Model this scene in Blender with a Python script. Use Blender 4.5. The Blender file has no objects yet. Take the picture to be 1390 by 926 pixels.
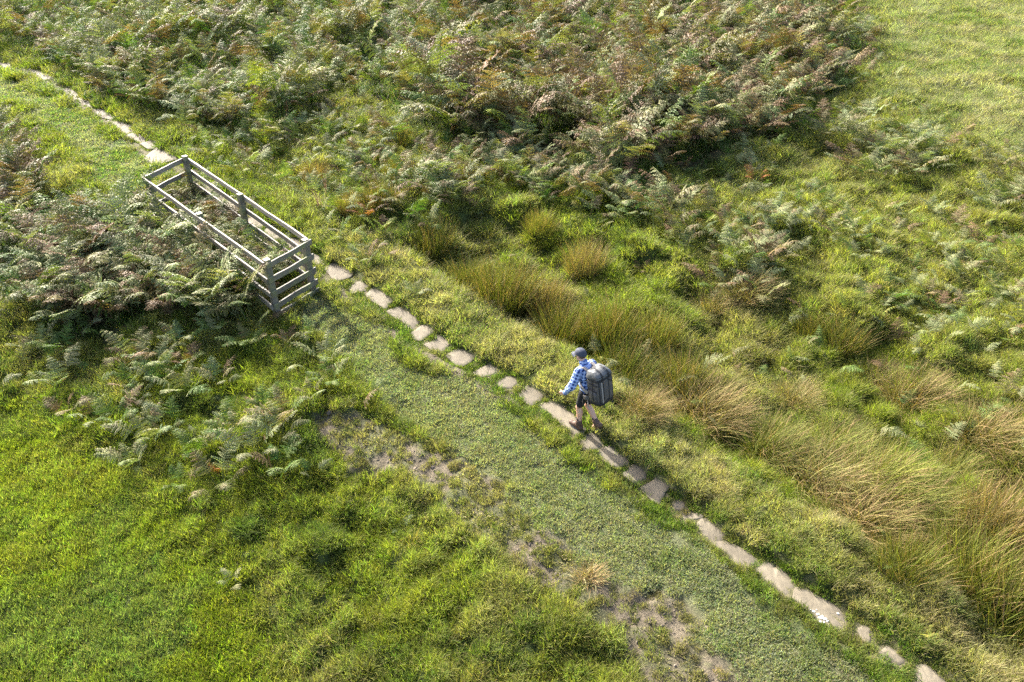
import bpy, bmesh, math, random
import numpy as np
from mathutils import Vector, Matrix, Euler

SC = bpy.context.scene
COL = SC.collection
R = math.radians
rng = np.random.default_rng(7)
random.seed(7)

# ------------------------------------------------------------------ camera, world, sun, exposure
CAM_H, PITCH, LENS = 9.4, 34.3, 28.0
cam_data = bpy.data.cameras.new('camera')
cam_data.lens = LENS
cam_data.sensor_width = 36.0
cam_data.clip_start = 0.1
cam_data.clip_end = 4000
cam = bpy.data.objects.new('camera', cam_data)
COL.objects.link(cam)
cam.location = (0, 0, CAM_H)
cam.rotation_euler = (R(90 - PITCH), 0, 0)
SC.camera = cam

SUN_EL, SUN_AZ = 32.0, 126.5          # azimuth counter-clockwise from +X, towards the sun
world = bpy.data.worlds.new('World')
SC.world = world
world.use_nodes = True
wn = world.node_tree
for n in list(wn.nodes):
    wn.nodes.remove(n)
sky = wn.nodes.new('ShaderNodeTexSky')
sky.sky_type = 'NISHITA'
sky.sun_disc = False
sky.sun_elevation = R(SUN_EL)
sky.sun_rotation = R(90 - SUN_AZ)
sky.air_density = 0.9
sky.dust_density = 5.0
sky.ozone_density = 0.6
bg = wn.nodes.new('ShaderNodeBackground')
bg.inputs['Strength'].default_value = 0.15
wo = wn.nodes.new('ShaderNodeOutputWorld')
wn.links.new(sky.outputs[0], bg.inputs[0])
wn.links.new(bg.outputs[0], wo.inputs[0])

sun_data = bpy.data.lights.new('sun', 'SUN')
sun_data.energy = 4.6
sun_data.angle = R(0.55)
sun_data.color = (1.0, 0.95, 0.87)
sun = bpy.data.objects.new('sun', sun_data)
COL.objects.link(sun)
sdir = Vector((math.cos(R(SUN_AZ)) * math.cos(R(SUN_EL)), math.sin(R(SUN_AZ)) * math.cos(R(SUN_EL)), math.sin(R(SUN_EL))))
sun.rotation_euler = sdir.to_track_quat('Z', 'Y').to_euler()
sun.location = (-20, 27, 30)

SC.view_settings.view_transform = 'Standard'
SC.view_settings.look = 'None'
SC.view_settings.gamma = 1.0
SC.view_settings.use_curve_mapping = False
SC.view_settings.exposure = 2.1
SC.render.engine = 'CYCLES'
SC.cycles.max_bounces = 6
SC.cycles.diffuse_bounces = 3
SC.cycles.glossy_bounces = 2
SC.cycles.transmission_bounces = 4
SC.cycles.use_adaptive_sampling = True
SC.cycles.adaptive_threshold = 0.02
SC.cycles.use_denoising = False
SC.cycles.sample_clamp_indirect = 3.0
SC.cycles.caustics_reflective = False
SC.cycles.caustics_refractive = False

# ------------------------------------------------------------------ small maths
F = 1390 * LENS / 36.0
CP, SP = math.cos(R(PITCH)), math.sin(R(PITCH))

def ray_xy(px, py, z=0.0):
    """where the sight line of a measured photo point meets the level z"""
    u = (np.asarray(px, float) - 695) / F
    v = (463 - np.asarray(py, float)) / F
    t = (z - CAM_H) / (-SP + v * CP)
    return u * t, (CP + v * SP) * t

def G(px, py):
    x, y = ray_xy(px, py)
    return float(x), float(y)

def poly(pts):
    return np.array([G(*p) for p in pts])

def _hash(ix, iy, seed):
    h = (ix.astype(np.int64) * 374761393 + iy.astype(np.int64) * 668265263 + seed * 974711) & 0xFFFFFFFF
    h = ((h ^ (h >> 13)) * 1274126177) & 0xFFFFFFFF
    h = h ^ (h >> 16)
    return (h & 0xFFFF) / 65535.0

def vnoise(x, y, seed=0):
    x = np.asarray(x, float); y = np.asarray(y, float)
    ix = np.floor(x); iy = np.floor(y)
    fx = x - ix; fy = y - iy
    fx = fx * fx * fx * (fx * (fx * 6 - 15) + 10); fy = fy * fy * fy * (fy * (fy * 6 - 15) + 10)
    a = _hash(ix, iy, seed); b = _hash(ix + 1, iy, seed); c = _hash(ix, iy + 1, seed); d = _hash(ix + 1, iy + 1, seed)
    return (a * (1 - fx) + b * fx) * (1 - fy) + (c * (1 - fx) + d * fx) * fy

def fbm(x, y, scale, seed=0, octv=3, rough=0.5):
    """about -1..1; scale = size in metres of the largest blobs"""
    s = np.zeros(np.shape(x)); amp = 1.0; tot = 0.0; f = 1.0 / scale
    ca, sa = math.cos(0.6 + seed), math.sin(0.6 + seed)
    for o in range(octv):
        xx = (x * ca - y * sa) * f + 17.3 * o; yy = (x * sa + y * ca) * f - 9.1 * o
        s = s + amp * (vnoise(xx, yy, seed * 13 + o) * 2 - 1); tot += amp
        amp *= rough; f *= 2.03
    return s / tot * 1.4

def sstep(a, b, v):
    t = np.clip((v - a) / (b - a), 0, 1)
    return t * t * (3 - 2 * t)

def sd_poly(P, x, y):
    """signed distance to a polygon, positive inside"""
    x = np.asarray(x, float); y = np.asarray(y, float)
    d2 = np.full(x.shape, 1e18); inside = np.zeros(x.shape, bool)
    n = len(P)
    for i in range(n):
        ax, ay = P[i]; bx, by = P[(i + 1) % n]
        ex, ey = bx - ax, by - ay
        t = np.clip(((x - ax) * ex + (y - ay) * ey) / (ex * ex + ey * ey + 1e-12), 0, 1)
        d2 = np.minimum(d2, (x - ax - t * ex) ** 2 + (y - ay - t * ey) ** 2)
        c = ((ay > y) != (by > y))
        with np.errstate(divide='ignore', invalid='ignore'):
            inside ^= c & (x < ex * (y - ay) / (by - ay + 1e-15) + ax)
    d = np.sqrt(d2)
    return np.where(inside, d, -d)

def sd_line(P, x, y):
    """distance to a polyline, positive on its right-hand side, and the arc length there"""
    x = np.asarray(x, float); y = np.asarray(y, float)
    best = np.full(x.shape, 1e18); side = np.zeros(x.shape); arc = np.zeros(x.shape); L = 0.0
    for i in range(len(P) - 1):
        ax, ay = P[i]; bx, by = P[i + 1]
        ex, ey = bx - ax, by - ay
        l = math.hypot(ex, ey)
        t = np.clip(((x - ax) * ex + (y - ay) * ey) / (l * l), 0, 1)
        d = (x - ax - t * ex) ** 2 + (y - ay - t * ey) ** 2
        m = d < best
        best = np.where(m, d, best)
        side = np.where(m, np.sign(-(ex * (y - ay) - ey * (x - ax))), side)
        arc = np.where(m, L + t * l, arc)
        L += l
    return np.sqrt(best) * side, arc

# ------------------------------------------------------------------ where things lie (measured on the photograph, put on the ground plane)
PATH_PX = [(-150, 28), (-60, 62), (5, 88), (55, 102), (95, 128), (138, 155), (175, 178), (203, 205), (240, 226), (272, 248), (298, 266), (316, 280), (345, 301),
           (378, 320), (400, 333), (430, 353), (460, 370), (488, 391), (515, 405), (547, 432), (573, 453), (594, 468), (626, 486),
           (650, 500), (668, 504), (689, 520), (720, 538), (757, 562), (785, 587), (803, 600), (832, 620), (861, 645), (889, 668),
           (921, 688), (940, 702), (963, 722), (997, 750), (1055, 788), (1110, 825), (1172, 862), (1210, 890), (1262, 922), (1330, 975), (1450, 1080)]
PATH = poly(PATH_PX)            # runs from far left to near right: its right-hand side is the camera-left turf
BANK = poly([(-250, -60), (1110, -60), (1130, 0), (1160, 60), (1150, 130), (1110, 180), (1040, 200), (985, 225), (930, 245), (860, 262), (800, 250),
             (740, 220), (690, 200), (630, 195), (575, 180), (520, 140), (480, 95), (455, 115), (440, 150), (400, 165), (350, 180), (290, 185),
             (240, 172), (195, 160), (155, 140), (120, 115), (78, 90), (30, 66), (-60, 40), (-250, 20)])
BANK_L1 = poly([(-250, 140), (-60, 155), (0, 175), (38, 215), (55, 260), (62, 300), (35, 340), (-10, 355), (-120, 360), (-350, 260)])
BANK_L2 = poly([(15, 365), (55, 335), (110, 310), (180, 318), (230, 330), (285, 360), (335, 397), (352, 432), (300, 440), (230, 425), (170, 440),
                (110, 455), (70, 430), (30, 400)])
MID = poly([(250, 190), (440, 165), (480, 112), (520, 150), (570, 190), (700, 208), (870, 272), (940, 262), (985, 300), (960, 340), (900, 400), (820, 330), (640, 300),
            (560, 380), (500, 370), (430, 310), (350, 260), (290, 218)])
MEADOW = poly([(1150, -70), (2200, -70), (2200, 320), (1390, 225), (1270, 190), (1190, 130), (1165, 40)])
LAWN = poly([(-500, 560), (0, 520), (110, 590), (220, 670), (300, 760), (350, 850), (400, 940), (420, 1150), (-500, 1150)])
TURF = poly([(430, 400), (470, 430), (560, 490), (640, 530), (720, 590), (790, 640), (900, 722), (1010, 800), (1100, 870), (1200, 935), (1320, 1060),
             (1150, 1060), (1040, 935), (960, 862), (850, 790), (760, 715), (640, 632), (560, 575), (500, 525), (440, 470), (405, 430)])
TURF_FAR = poly([(-100, 100), (0, 105), (60, 125), (130, 168), (195, 213), (225, 245), (195, 262), (150, 252), (110, 232), (90, 190), (40, 148), (-100, 128)])
MUD = poly([(415, 560), (450, 548), (530, 565), (600, 610), (680, 662), (760, 715), (840, 775), (900, 825), (980, 875), (1060, 935), (1100, 1000), (900, 1000), (850, 880),
            (790, 835), (720, 790), (640, 730), (570, 655), (480, 630), (425, 600)])
DIRT_LINE = poly([(428, 368), (432, 382), (455, 398), (480, 414), (498, 430), (530, 455), (560, 472), (600, 492), (640, 516), (690, 546), (730, 575)])
PEN_DIRT = poly([(280, 262), (330, 306), (370, 335), (425, 372)])
BOG = poly([(560, 330), (640, 290), (760, 300), (900, 390), (990, 380), (1120, 420), (1260, 480), (1500, 640), (1700, 1100), (1420, 960), (1300, 860), (1200, 770), (1080, 690),
            (960, 610), (840, 530), (740, 465), (640, 430), (580, 390)])

def zones(x, y):
    """weights 0..1 of the ground-cover patches"""
    wx = x + 0.28 * fbm(x, y, 1.1, 3); wy = y + 0.28 * fbm(x, y, 1.1, 4)
    far = np.clip(y / 20, 0.6, 2.5)
    wx2 = x + 0.5 * far * fbm(x, y, 2.5, 5); wy2 = y + 0.5 * far * fbm(x, y, 2.5, 6)
    sd, arc = sd_line(PATH, x, y)
    sdw = sd + 0.09 * fbm(x, y, 0.5, 8)
    z = {}
    z['sd'] = sd
    z['bank'] = np.maximum.reduce([sstep(-0.9, 0.9, sd_poly(BANK, wx2 + 0.5 * fbm(x, y, 1.0, 9), wy2 + 0.8 * fbm(x, y, 1.2, 10))), sstep(-0.3, 0.4, sd_poly(BANK_L1, wx, wy)), sstep(-0.3, 0.4, sd_poly(BANK_L2, wx, wy))])
    z['mid'] = sstep(-0.5, 0.7, sd_poly(MID, wx2, wy2))
    z['meadow'] = sstep(-1.5, 2.5, sd_poly(MEADOW, wx2, wy2))
    z['lawn'] = sstep(-0.7, 0.5, sd_poly(LAWN, wx2, wy2))
    z['turf'] = np.maximum(sstep(-0.22, 0.1, sd_poly(TURF, wx, wy)), sstep(-0.3, 0.3, sd_poly(TURF_FAR, wx, wy)))
    z['path'] = 1 - sstep(0.25, 0.42, np.abs(sdw))
    z['fringe'] = (1 - sstep(0.42, 0.62, sdw)) * sstep(0.2, 0.34, sdw)
    z['verge'] = sstep(0.22, 0.36, -sdw) * (1 - sstep(1.25, 1.75, -sdw))
    z['bog'] = sstep(-0.5, 0.5, sd_poly(BOG, wx, wy))
    m = sd_poly(MUD, wx, wy)
    z['mud'] = sstep(-0.15, 0.3, m)
    bare = sstep(-0.02, 0.45, 0.6 * fbm(x, y, 1.0, 21, 3, 0.6) + 0.75 * fbm(x, y, 0.3, 28, 3, 0.6) + 0.2)
    z['bare'] = 0.85 * z['mud'] * bare
    dl, _ = sd_line(DIRT_LINE, x, y); pl, _ = sd_line(PEN_DIRT, x, y)
    z['bare'] = np.maximum(z['bare'], (1 - sstep(0.06, 0.22, np.abs(dl) + 0.1 * fbm(x, y, 0.35, 22))) * sstep(-0.35, 0.2, fbm(x, y, 0.6, 23)))
    z['bare'] = np.maximum(z['bare'], (1 - sstep(0.12, 0.35, np.abs(pl) + 0.1 * fbm(x, y, 0.35, 24))) * sstep(-0.7, 0.0, fbm(x, y, 0.5, 25)))
    return z

def height(x, y, z=None):
    x = np.asarray(x, float); y = np.asarray(y, float)
    if z is None:
        z = zones(x, y)
    sd = z['sd']
    near = sstep(0.3, 1.2, np.abs(sd))
    h = -0.05 * z['path'] + 0.02 * z['fringe']
    h = h + 0.09 * z['verge'] * (0.6 + 0.4 * fbm(x, y, 0.7, 31))
    h = h - 0.42 * z['bog'] * sstep(1.2, 2.1, -sd)
    h = h - 0.65 * sstep(2.0, 6.5, sd) * sstep(30, 22, y)          # the ground falls away on the camera side of the path
    rough = near * (1 - 0.85 * z['turf']) * (1 - 0.95 * z['lawn']) * (1 - 0.7 * z['meadow']) * (1 - 0.75 * z['mud'])
    bump = np.abs(fbm(x, y, 0.75, 33, 3)) ** 0.8
    h = h + rough * (0.26 * (bump - 0.3) + 0.13 * fbm(x, y, 2.2, 34, 2))
    hol = sstep(-1.4, -2.6, sd) * (1 - z['meadow']) * sstep(40, 24, y)
    h = h + hol * (0.22 * (np.abs(fbm(x, y, 1.25, 30, 2)) - 0.35) + 0.1 * fbm(x, y, 0.55, 32, 2))   # tussocky hollow right of the path
    h = h + 0.035 * z['lawn'] * fbm(x, y, 1.1, 35) + 0.12 * z['meadow'] * fbm(x, y, 1.1, 36)
    h = h + 0.012 * z['turf'] * fbm(x, y, 0.35, 37)
    h = h - 0.025 * z['bare'] * near + 0.02 * z['bare'] * near * fbm(x, y, 0.18, 38, 2)
    return h

def W(px, py):
    """world point of a photo point on the bumpy ground"""
    px = np.atleast_1d(np.asarray(px, float)); py = np.atleast_1d(np.asarray(py, float))
    h = np.zeros(px.shape)
    for _ in range(5):
        x, y = ray_xy(px, py, h)
        h = 0.4 * h + 0.6 * height(x, y)
    x, y = ray_xy(px, py, h)
    return x, y, height(x, y)

# ------------------------------------------------------------------ object helpers
def tag(o, label=None, cat=None, group=None, kind=None):
    if label: o['label'] = label
    if cat: o['category'] = cat
    if group: o['group'] = group
    if kind: o['kind'] = kind
    return o

def empty(name, loc=(0, 0, 0), rz=0.0):
    o = bpy.data.objects.new(name, None)
    o.empty_display_size = 0.2
    o.location = loc
    o.rotation_euler = (0, 0, rz)
    COL.objects.link(o)
    return o

def link(name, me, mat=None, parent=None):
    o = bpy.data.objects.new(name, me)
    COL.objects.link(o)
    if mat is not None:
        me.materials.clear(); me.materials.append(mat)
    if parent is not None:
        o.parent = parent
    return o

def mesh_np(name, verts, faces):
    me = bpy.data.meshes.new(name)
    me.from_pydata([tuple(v) for v in verts], [], [tuple(f) for f in faces])
    me.update()
    return me

def smooth(me):
    me.polygons.foreach_set('use_smooth', np.ones(len(me.polygons), bool))
    me.update()

# ------------------------------------------------------------------ materials
def new_mat(name):
    m = bpy.data.materials.new(name)
    m.use_nodes = True
    nt = m.node_tree
    for n in list(nt.nodes):
        nt.nodes.remove(n)
    out = nt.nodes.new('ShaderNodeOutputMaterial')
    return m, nt, out

def N(nt, typ, **kw):
    n = nt.nodes.new(typ)
    for k, v in kw.items():
        if k == 'inp':
            for a, b in v.items():
                n.inputs[a].default_value = b
        else:
            setattr(n, k, v)
    return n

def mixc(nt, fac, a, b, mode='MIX'):
    n = nt.nodes.new('ShaderNodeMix')
    n.data_type = 'RGBA'; n.blend_type = mode
    for sock, v in ((n.inputs[0], fac), (n.inputs[6], a), (n.inputs[7], b)):
        if hasattr(v, 'is_linked'):
            nt.links.new(v, sock)
        elif isinstance(v, (int, float)):
            sock.default_value = v
        else:
            sock.default_value = (*v, 1) if len(v) == 3 else v
    return n.outputs[2]

def math_n(nt, op, a, b=0.0, c=0.0, clamp=False):
    n = nt.nodes.new('ShaderNodeMath'); n.operation = op; n.use_clamp = clamp
    for i, v in enumerate((a, b, c)):
        if hasattr(v, 'is_linked'):
            nt.links.new(v, n.inputs[i])
        else:
            n.inputs[i].default_value = v
    return n.outputs[0]

def plant_mat(name, src, transl=0.4, rough=0.45, spec=0.5, dry_col=(0.2, 0.12, 0.055), tipdry=0.0, tcol=(1.15, 1.25, 0.6), vr=0.7):
    """leaf: tint comes from the instance ('tint') or from the object colour; its alpha is how much of the plant has dried"""
    m, nt, out = new_mat(name)
    L = nt.links.new
    if src == 'instance':
        t = N(nt, 'ShaderNodeAttribute', attribute_name='tint', attribute_type='INSTANCER')
        col, dry = t.outputs['Color'], t.outputs['Alpha']
    else:
        t = N(nt, 'ShaderNodeObjectInfo')
        col, dry = t.outputs['Color'], t.outputs['Alpha']
    v = N(nt, 'ShaderNodeAttribute', attribute_name='vary')          # r: random per blade or leaflet, g: along its length
    sep = N(nt, 'ShaderNodeSeparateColor'); L(v.outputs['Color'], sep.inputs[0])
    val = math_n(nt, 'MULTIPLY_ADD', sep.outputs[2], vr, 1.0 - vr / 2)
    hs = N(nt, 'ShaderNodeHueSaturation'); L(col, hs.inputs['Color']); L(val, hs.inputs['Value'])
    L(math_n(nt, 'MULTIPLY_ADD', sep.outputs[0], 0.05, 0.475), hs.inputs['Hue'])
    lim = math_n(nt, 'MULTIPLY_ADD', sep.outputs[1], tipdry, dry)
    f = math_n(nt, 'MULTIPLY', math_n(nt, 'SUBTRACT', lim, sep.outputs[0]), 5.0, clamp=True)
    c = mixc(nt, f, hs.outputs[0], dry_col)
    p = N(nt, 'ShaderNodeBsdfPrincipled', inp={'Roughness': rough, 'Specular IOR Level': spec})
    L(c, p.inputs['Base Color'])
    tr = N(nt, 'ShaderNodeBsdfTranslucent')
    L(mixc(nt, 1.0, c, tcol, 'MULTIPLY'), tr.inputs['Color'])
    mx = N(nt, 'ShaderNodeMixShader', inp={0: transl})
    L(p.outputs[0], mx.inputs[1]); L(tr.outputs[0], mx.inputs[2]); L(mx.outputs[0], out.inputs[0])
    return m

# ------------------------------------------------------------------ ground
def ground_colour(x, y, z):
    n1 = fbm(x, y, 1.6, 41)[..., None]; n2 = fbm(x, y, 0.4, 42)[..., None]
    base = np.array([0.055, 0.075, 0.022]) * (1 + 0.25 * n1) + np.array([0.02, 0.012, 0.004]) * np.clip(n2, 0, 1)
    def put(c, w, col):
        w = w[..., None]
        return c * (1 - w) + np.array(col) * (1 + 0.18 * n2) * w
    c = base
    c = put(c, z['meadow'], (0.11, 0.115, 0.04))
    c = put(c, z['lawn'], (0.04, 0.06, 0.012))
    c = put(c, z['bog'] * 0.6, (0.06, 0.06, 0.022))
    c = put(c, z['bank'] * 0.85, (0.045, 0.032, 0.018))
    c = put(c, z['turf'], (0.10, 0.108, 0.052))
    c = put(c, z['mud'] * 0.5, (0.115, 0.098, 0.065))
    c = put(c, np.clip(z['bare'], 0, 1), (0.118, 0.096, 0.07))
    c = put(c, z['path'] * 0.8, (0.11, 0.10, 0.05))
    return c

def build_ground():
    nr, ncol = 430, 430
    d = list(np.exp(np.linspace(math.log(4.2), math.log(64), nr)))
    rows = [-1500, -400, -80, -15, -2, 1.5, 3.2] + d + [72, 85, 110, 160, 260, 500, 1000, 2500]
    t = list(np.linspace(-1, 1, ncol))
    nc = ncol + 6
    X, Y = [], []
    for yy in rows:
        hw = 0.66 * max(yy, 0) + 4.2
        X.append([-3000, -600, -hw - 60] + [hw * k for k in t] + [hw + 60, 600, 3000])
        Y.append([yy] * nc)
    X = np.array(X, float); Y = np.array(Y, float)
    z = zones(X, Y)
    Zh = height(X, Y, z)
    col = ground_colour(X, Y, z)
    bare = np.clip(np.maximum(z['bare'], z['path'] * 0.8), 0, 1)
    nrow = len(rows)
    co = np.stack([X, Y, Zh], -1).reshape(-1, 3)
    i = np.arange(nrow - 1)[:, None] * nc + np.arange(nc - 1)[None, :]
    f = np.stack([i, i + 1, i + nc + 1, i + nc], -1).reshape(-1, 4)
    me = bpy.data.meshes.new('ground')
    me.vertices.add(len(co)); me.vertices.foreach_set('co', co.ravel())
    me.loops.add(f.size); me.loops.foreach_set('vertex_index', f.ravel().astype(np.int32))
    me.polygons.add(len(f)); me.polygons.foreach_set('loop_start', np.arange(0, f.size, 4, dtype=np.int32))
    me.update(calc_edges=True)
    a = me.attributes.new('cover', 'FLOAT_COLOR', 'POINT')
    a.data.foreach_set('color', np.concatenate([col.reshape(-1, 3), bare.reshape(-1, 1)], 1).astype(np.float32).ravel())
    smooth(me)
    m, nt, out = new_mat('ground_soil_and_turf')
    L = nt.links.new
    at = N(nt, 'ShaderNodeAttribute', attribute_name='cover')
    tc = N(nt, 'ShaderNodeTexCoord')
    n1 = N(nt, 'ShaderNodeTexNoise', inp={'Scale': 34.0, 'Detail': 6.0, 'Roughness': 0.75}); L(tc.outputs['Object'], n1.inputs['Vector'])
    n2 = N(nt, 'ShaderNodeTexNoise', inp={'Scale': 5.0, 'Detail': 4.0}); L(tc.outputs['Object'], n2.inputs['Vector'])
    r1 = N(nt, 'ShaderNodeMapRange', inp={1: 0.3, 2: 0.72, 3: 0.35, 4: 1.5}); L(n1.outputs[0], r1.inputs[0])
    r2 = N(nt, 'ShaderNodeMapRange', inp={1: 0.3, 2: 0.7, 3: 0.8, 4: 1.15}); L(n2.outputs[0], r2.inputs[0])
    k = math_n(nt, 'MULTIPLY', r1.outputs[0], r2.outputs[0])
    cmb = N(nt, 'ShaderNodeCombineColor'); [L(k, cmb.inputs[j]) for j in range(3)]
    c = mixc(nt, 1.0, at.outputs['Color'], cmb.outputs[0], 'MULTIPLY')
    p = N(nt, 'ShaderNodeBsdfPrincipled', inp={'Roughness': 0.95, 'Specular IOR Level': 0.15}); L(c, p.inputs['Base Color'])
    b = N(nt, 'ShaderNodeBump', inp={'Strength': 0.7, 'Distance': 0.05}); L(n1.outputs[0], b.inputs['Height']); L(b.outputs[0], p.inputs['Normal'])
    L(p.outputs[0], out.inputs[0])
    o = link('ground', me, m)
    tag(o, 'grassy moorland ground with worn earth patches beside the flagstone path', 'ground', kind='structure')
    return o

# ------------------------------------------------------------------ path and its slabs
SLABS = [
    [(421, 345), (430, 346), (437, 353), (438, 359), (424, 359)],
    [(452, 356.6), (466, 360), (479.4, 368.7), (474, 377.3), (455, 382.3), (443, 366)],
    [(480, 386), (488.5, 382.3), (500.6, 388.3), (498.5, 394.4), (480.4, 399.4), (474.4, 394.4)],
    [(505.6, 392.4), (515.7, 392.4), (532.8, 407.5), (522.7, 419.6), (510.6, 414.5), (498.5, 402.4)],
    [(525.5, 424), (544, 416.4), (569, 436.7), (557.7, 447)],
    [(559, 453), (576, 442), (588, 444), (588, 452), (571, 464), (562, 460)],
    [(577, 468), (589, 464), (591, 456), (600, 457), (609.5, 467), (604.5, 476), (598.4, 479.4), (588, 476)],
    [(606.5, 485), (620.6, 475), (634.7, 473.4), (644.7, 481.4), (640.7, 490.5), (630.6, 498), (621.6, 497.5)],
    [(642, 507), (656, 499), (664, 495), (678, 500.6), (675, 508), (652, 513)],
    [(675, 521), (687, 511.6), (695, 512), (703.3, 519), (695, 527), (680, 528)],
    [(705, 537), (716.4, 524), (728.5, 527), (737.5, 536), (732.5, 544.4), (722.4, 551), (710, 546)],
    [(731, 551), (748, 547), (750, 539), (758, 547), (783, 569), (793, 582), (784, 591), (776, 587), (755, 571)],
    [(788, 602), (795, 592), (803, 588.6), (810, 590), (816, 604), (810, 610), (793, 612)],
    [(815, 612), (826.4, 606), (853.6, 627.4), (842.5, 634.5), (830.4, 632.5), (816, 618)],
    [(846, 644.5), (860.6, 632.4), (870.7, 634.5), (877.8, 643.5), (874.7, 650.6), (860.6, 656.6)],
    [(871, 664), (891, 651), (901, 650), (908, 659), (903, 668), (895, 685), (882, 677)],
    [(912, 684), (920, 680), (929, 683), (929, 692), (925, 694), (914, 690)],
    [(926, 699), (937, 697), (946, 697), (954.5, 702), (948, 705), (938, 707), (928, 704)],
    [(944.4, 714.5), (952.4, 707.4), (961.5, 706.4), (983, 728), (979, 734), (966, 737)],
    [(970, 740), (983, 735.5), (1012, 748), (1027, 760), (1016, 771), (1000, 764)],
    [(1027, 776), (1041, 764), (1054, 770), (1066.4, 780), (1080, 798), (1070.4, 806.5), (1063.4, 808.5), (1043, 791), (1032, 782)],
    [(1078, 812), (1083, 800), (1094, 799), (1112, 811), (1126, 818), (1140, 831), (1145, 841), (1143, 852), (1120, 850), (1103, 837)],
    [(1163, 856), (1172, 850), (1181, 854), (1182, 870), (1175, 874)],
    [(1193, 887), (1203, 878), (1213.6, 884.8), (1228, 899), (1219, 905)],
    [(1241, 910), (1250, 904), (1260, 905.5), (1271, 916), (1292, 935), (1280, 950), (1252, 945)],
    [(1300, 965), (1315, 955), (1345, 985), (1325, 1000)],
    [(195, 215.5), (213.8, 204.5), (240, 215.5), (205, 224)],
    [(192.4, 197), (206, 190.5), (214.7, 201), (202, 203.5)],
    [(171, 185.5), (182.7, 182.5), (200, 184.4), (192, 195)],
    [(149.6, 166), (171, 165), (182.7, 178.5), (171, 183)],
    [(121, 149.4), (143.8, 149.4), (155.5, 157), (149.6, 163), (136, 159)],
    [(105, 135.8), (114.7, 134.8), (130, 144), (120.5, 146.5)],
    [(83.6, 122), (95, 120.5), (107, 129), (101, 135)],
    [(43, 97), (60, 99), (72, 106), (60, 110), (48, 106)],
    [(-3, 87), (11.7, 84), (15.5, 91), (4, 93)],
    [(-14, 78), (3, 76), (6, 81), (-10, 83)],
    [(264, 236), (276, 243), (289, 252), (276, 260)],
    [(288, 253), (297, 257), (305, 264), (295, 273), (282, 263)],
    [(310, 275), (322, 272), (328, 284), (312, 290), (301, 281)],
    [(336, 290), (348, 294), (360.5, 302.5), (351, 312), (337, 302.5)],
    [(366, 309), (380, 315.6), (386, 322), (375.6, 328), (358, 315)],
    [(387, 324), (399, 323), (411.5, 332.6), (408, 341), (394.5, 337)],
    [(413, 339), (419, 340), (422, 352), (415, 352)],
]
SLAB_W = [np.array([(float(a[0]), float(b[0])) for a, b in [W(px, py)[:2] for px, py in s]]) for s in SLABS]

def slab_mask(x, y, grow=0.0):
    """True where a slab lies"""
    m = np.zeros(np.shape(x), bool)
    for P in SLAB_W:
        c = P.mean(0)
        near = (np.abs(x - c[0]) < 1.6) & (np.abs(y - c[1]) < 1.6)
        if near.any():
            idx = np.nonzero(near)[0]
            m[idx[sd_poly(P, x[idx], y[idx]) > -(grow[idx] if hasattr(grow, 'shape') else grow)]] = True
    return m

def slab_mat():
    m, nt, out = new_mat('gritstone')
    L = nt.links.new
    tc = N(nt, 'ShaderNodeTexCoord'); oi = N(nt, 'ShaderNodeObjectInfo')
    mp = N(nt, 'ShaderNodeMapping', inp={'Rotation': (0, 0, R(47)), 'Scale': (9.0, 1.0, 1.0)}); L(tc.outputs['Object'], mp.inputs[0])
    n1 = N(nt, 'ShaderNodeTexNoise', inp={'Scale': 3.5, 'Detail': 5.0, 'Roughness': 0.65}); L(tc.outputs['Object'], n1.inputs['Vector'])
    n2 = N(nt, 'ShaderNodeTexNoise', inp={'Scale': 90.0, 'Detail': 3.0}); L(tc.outputs['Object'], n2.inputs['Vector'])
    n3 = N(nt, 'ShaderNodeTexNoise', inp={'Scale': 2.2, 'Detail': 3.0, 'Distortion': 0.6}); L(mp.outputs[0], n3.inputs['Vector'])
    r = N(nt, 'ShaderNodeValToRGB'); L(n1.outputs[0], r.inputs[0])
    r.color_ramp.elements[0].position = 0.3; r.color_ramp.elements[0].color = (0.088, 0.075, 0.052, 1)
    r.color_ramp.elements[1].position = 0.72; r.color_ramp.elements[1].color = (0.152, 0.131, 0.093, 1)
    k = N(nt, 'ShaderNodeMapRange', inp={1: 0.25, 2: 0.75, 3: 0.8, 4: 1.2}); L(n2.outputs[0], k.inputs[0])
    k3 = N(nt, 'ShaderNodeMapRange', inp={1: 0.35, 2: 0.6, 3: 0.86, 4: 1.05}); L(n3.outputs[0], k3.inputs[0])
    ko = math_n(nt, 'MULTIPLY_ADD', oi.outputs['Random'], 0.25, 0.86)
    kk = math_n(nt, 'MULTIPLY', math_n(nt, 'MULTIPLY', k.outputs[0], k3.outputs[0]), ko)
    cmb = N(nt, 'ShaderNodeCombineColor'); [L(kk, cmb.inputs[j]) for j in range(3)]
    c = mixc(nt, 1.0, r.outputs[0], cmb.outputs[0], 'MULTIPLY')
    p = N(nt, 'ShaderNodeBsdfPrincipled', inp={'Roughness': 0.85, 'Specular IOR Level': 0.3}); L(c, p.inputs['Base Color'])
    h = math_n(nt, 'ADD', math_n(nt, 'MULTIPLY', n1.outputs[0], 0.7), math_n(nt, 'MULTIPLY', n2.outputs[0], 0.15))
    b = N(nt, 'ShaderNodeBump', inp={'Strength': 0.5, 'Distance': 0.03}); L(h, b.inputs['Height']); L(b.outputs[0], p.inputs['Normal'])
    L(p.outputs[0], out.inputs[0])
    return m

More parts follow.
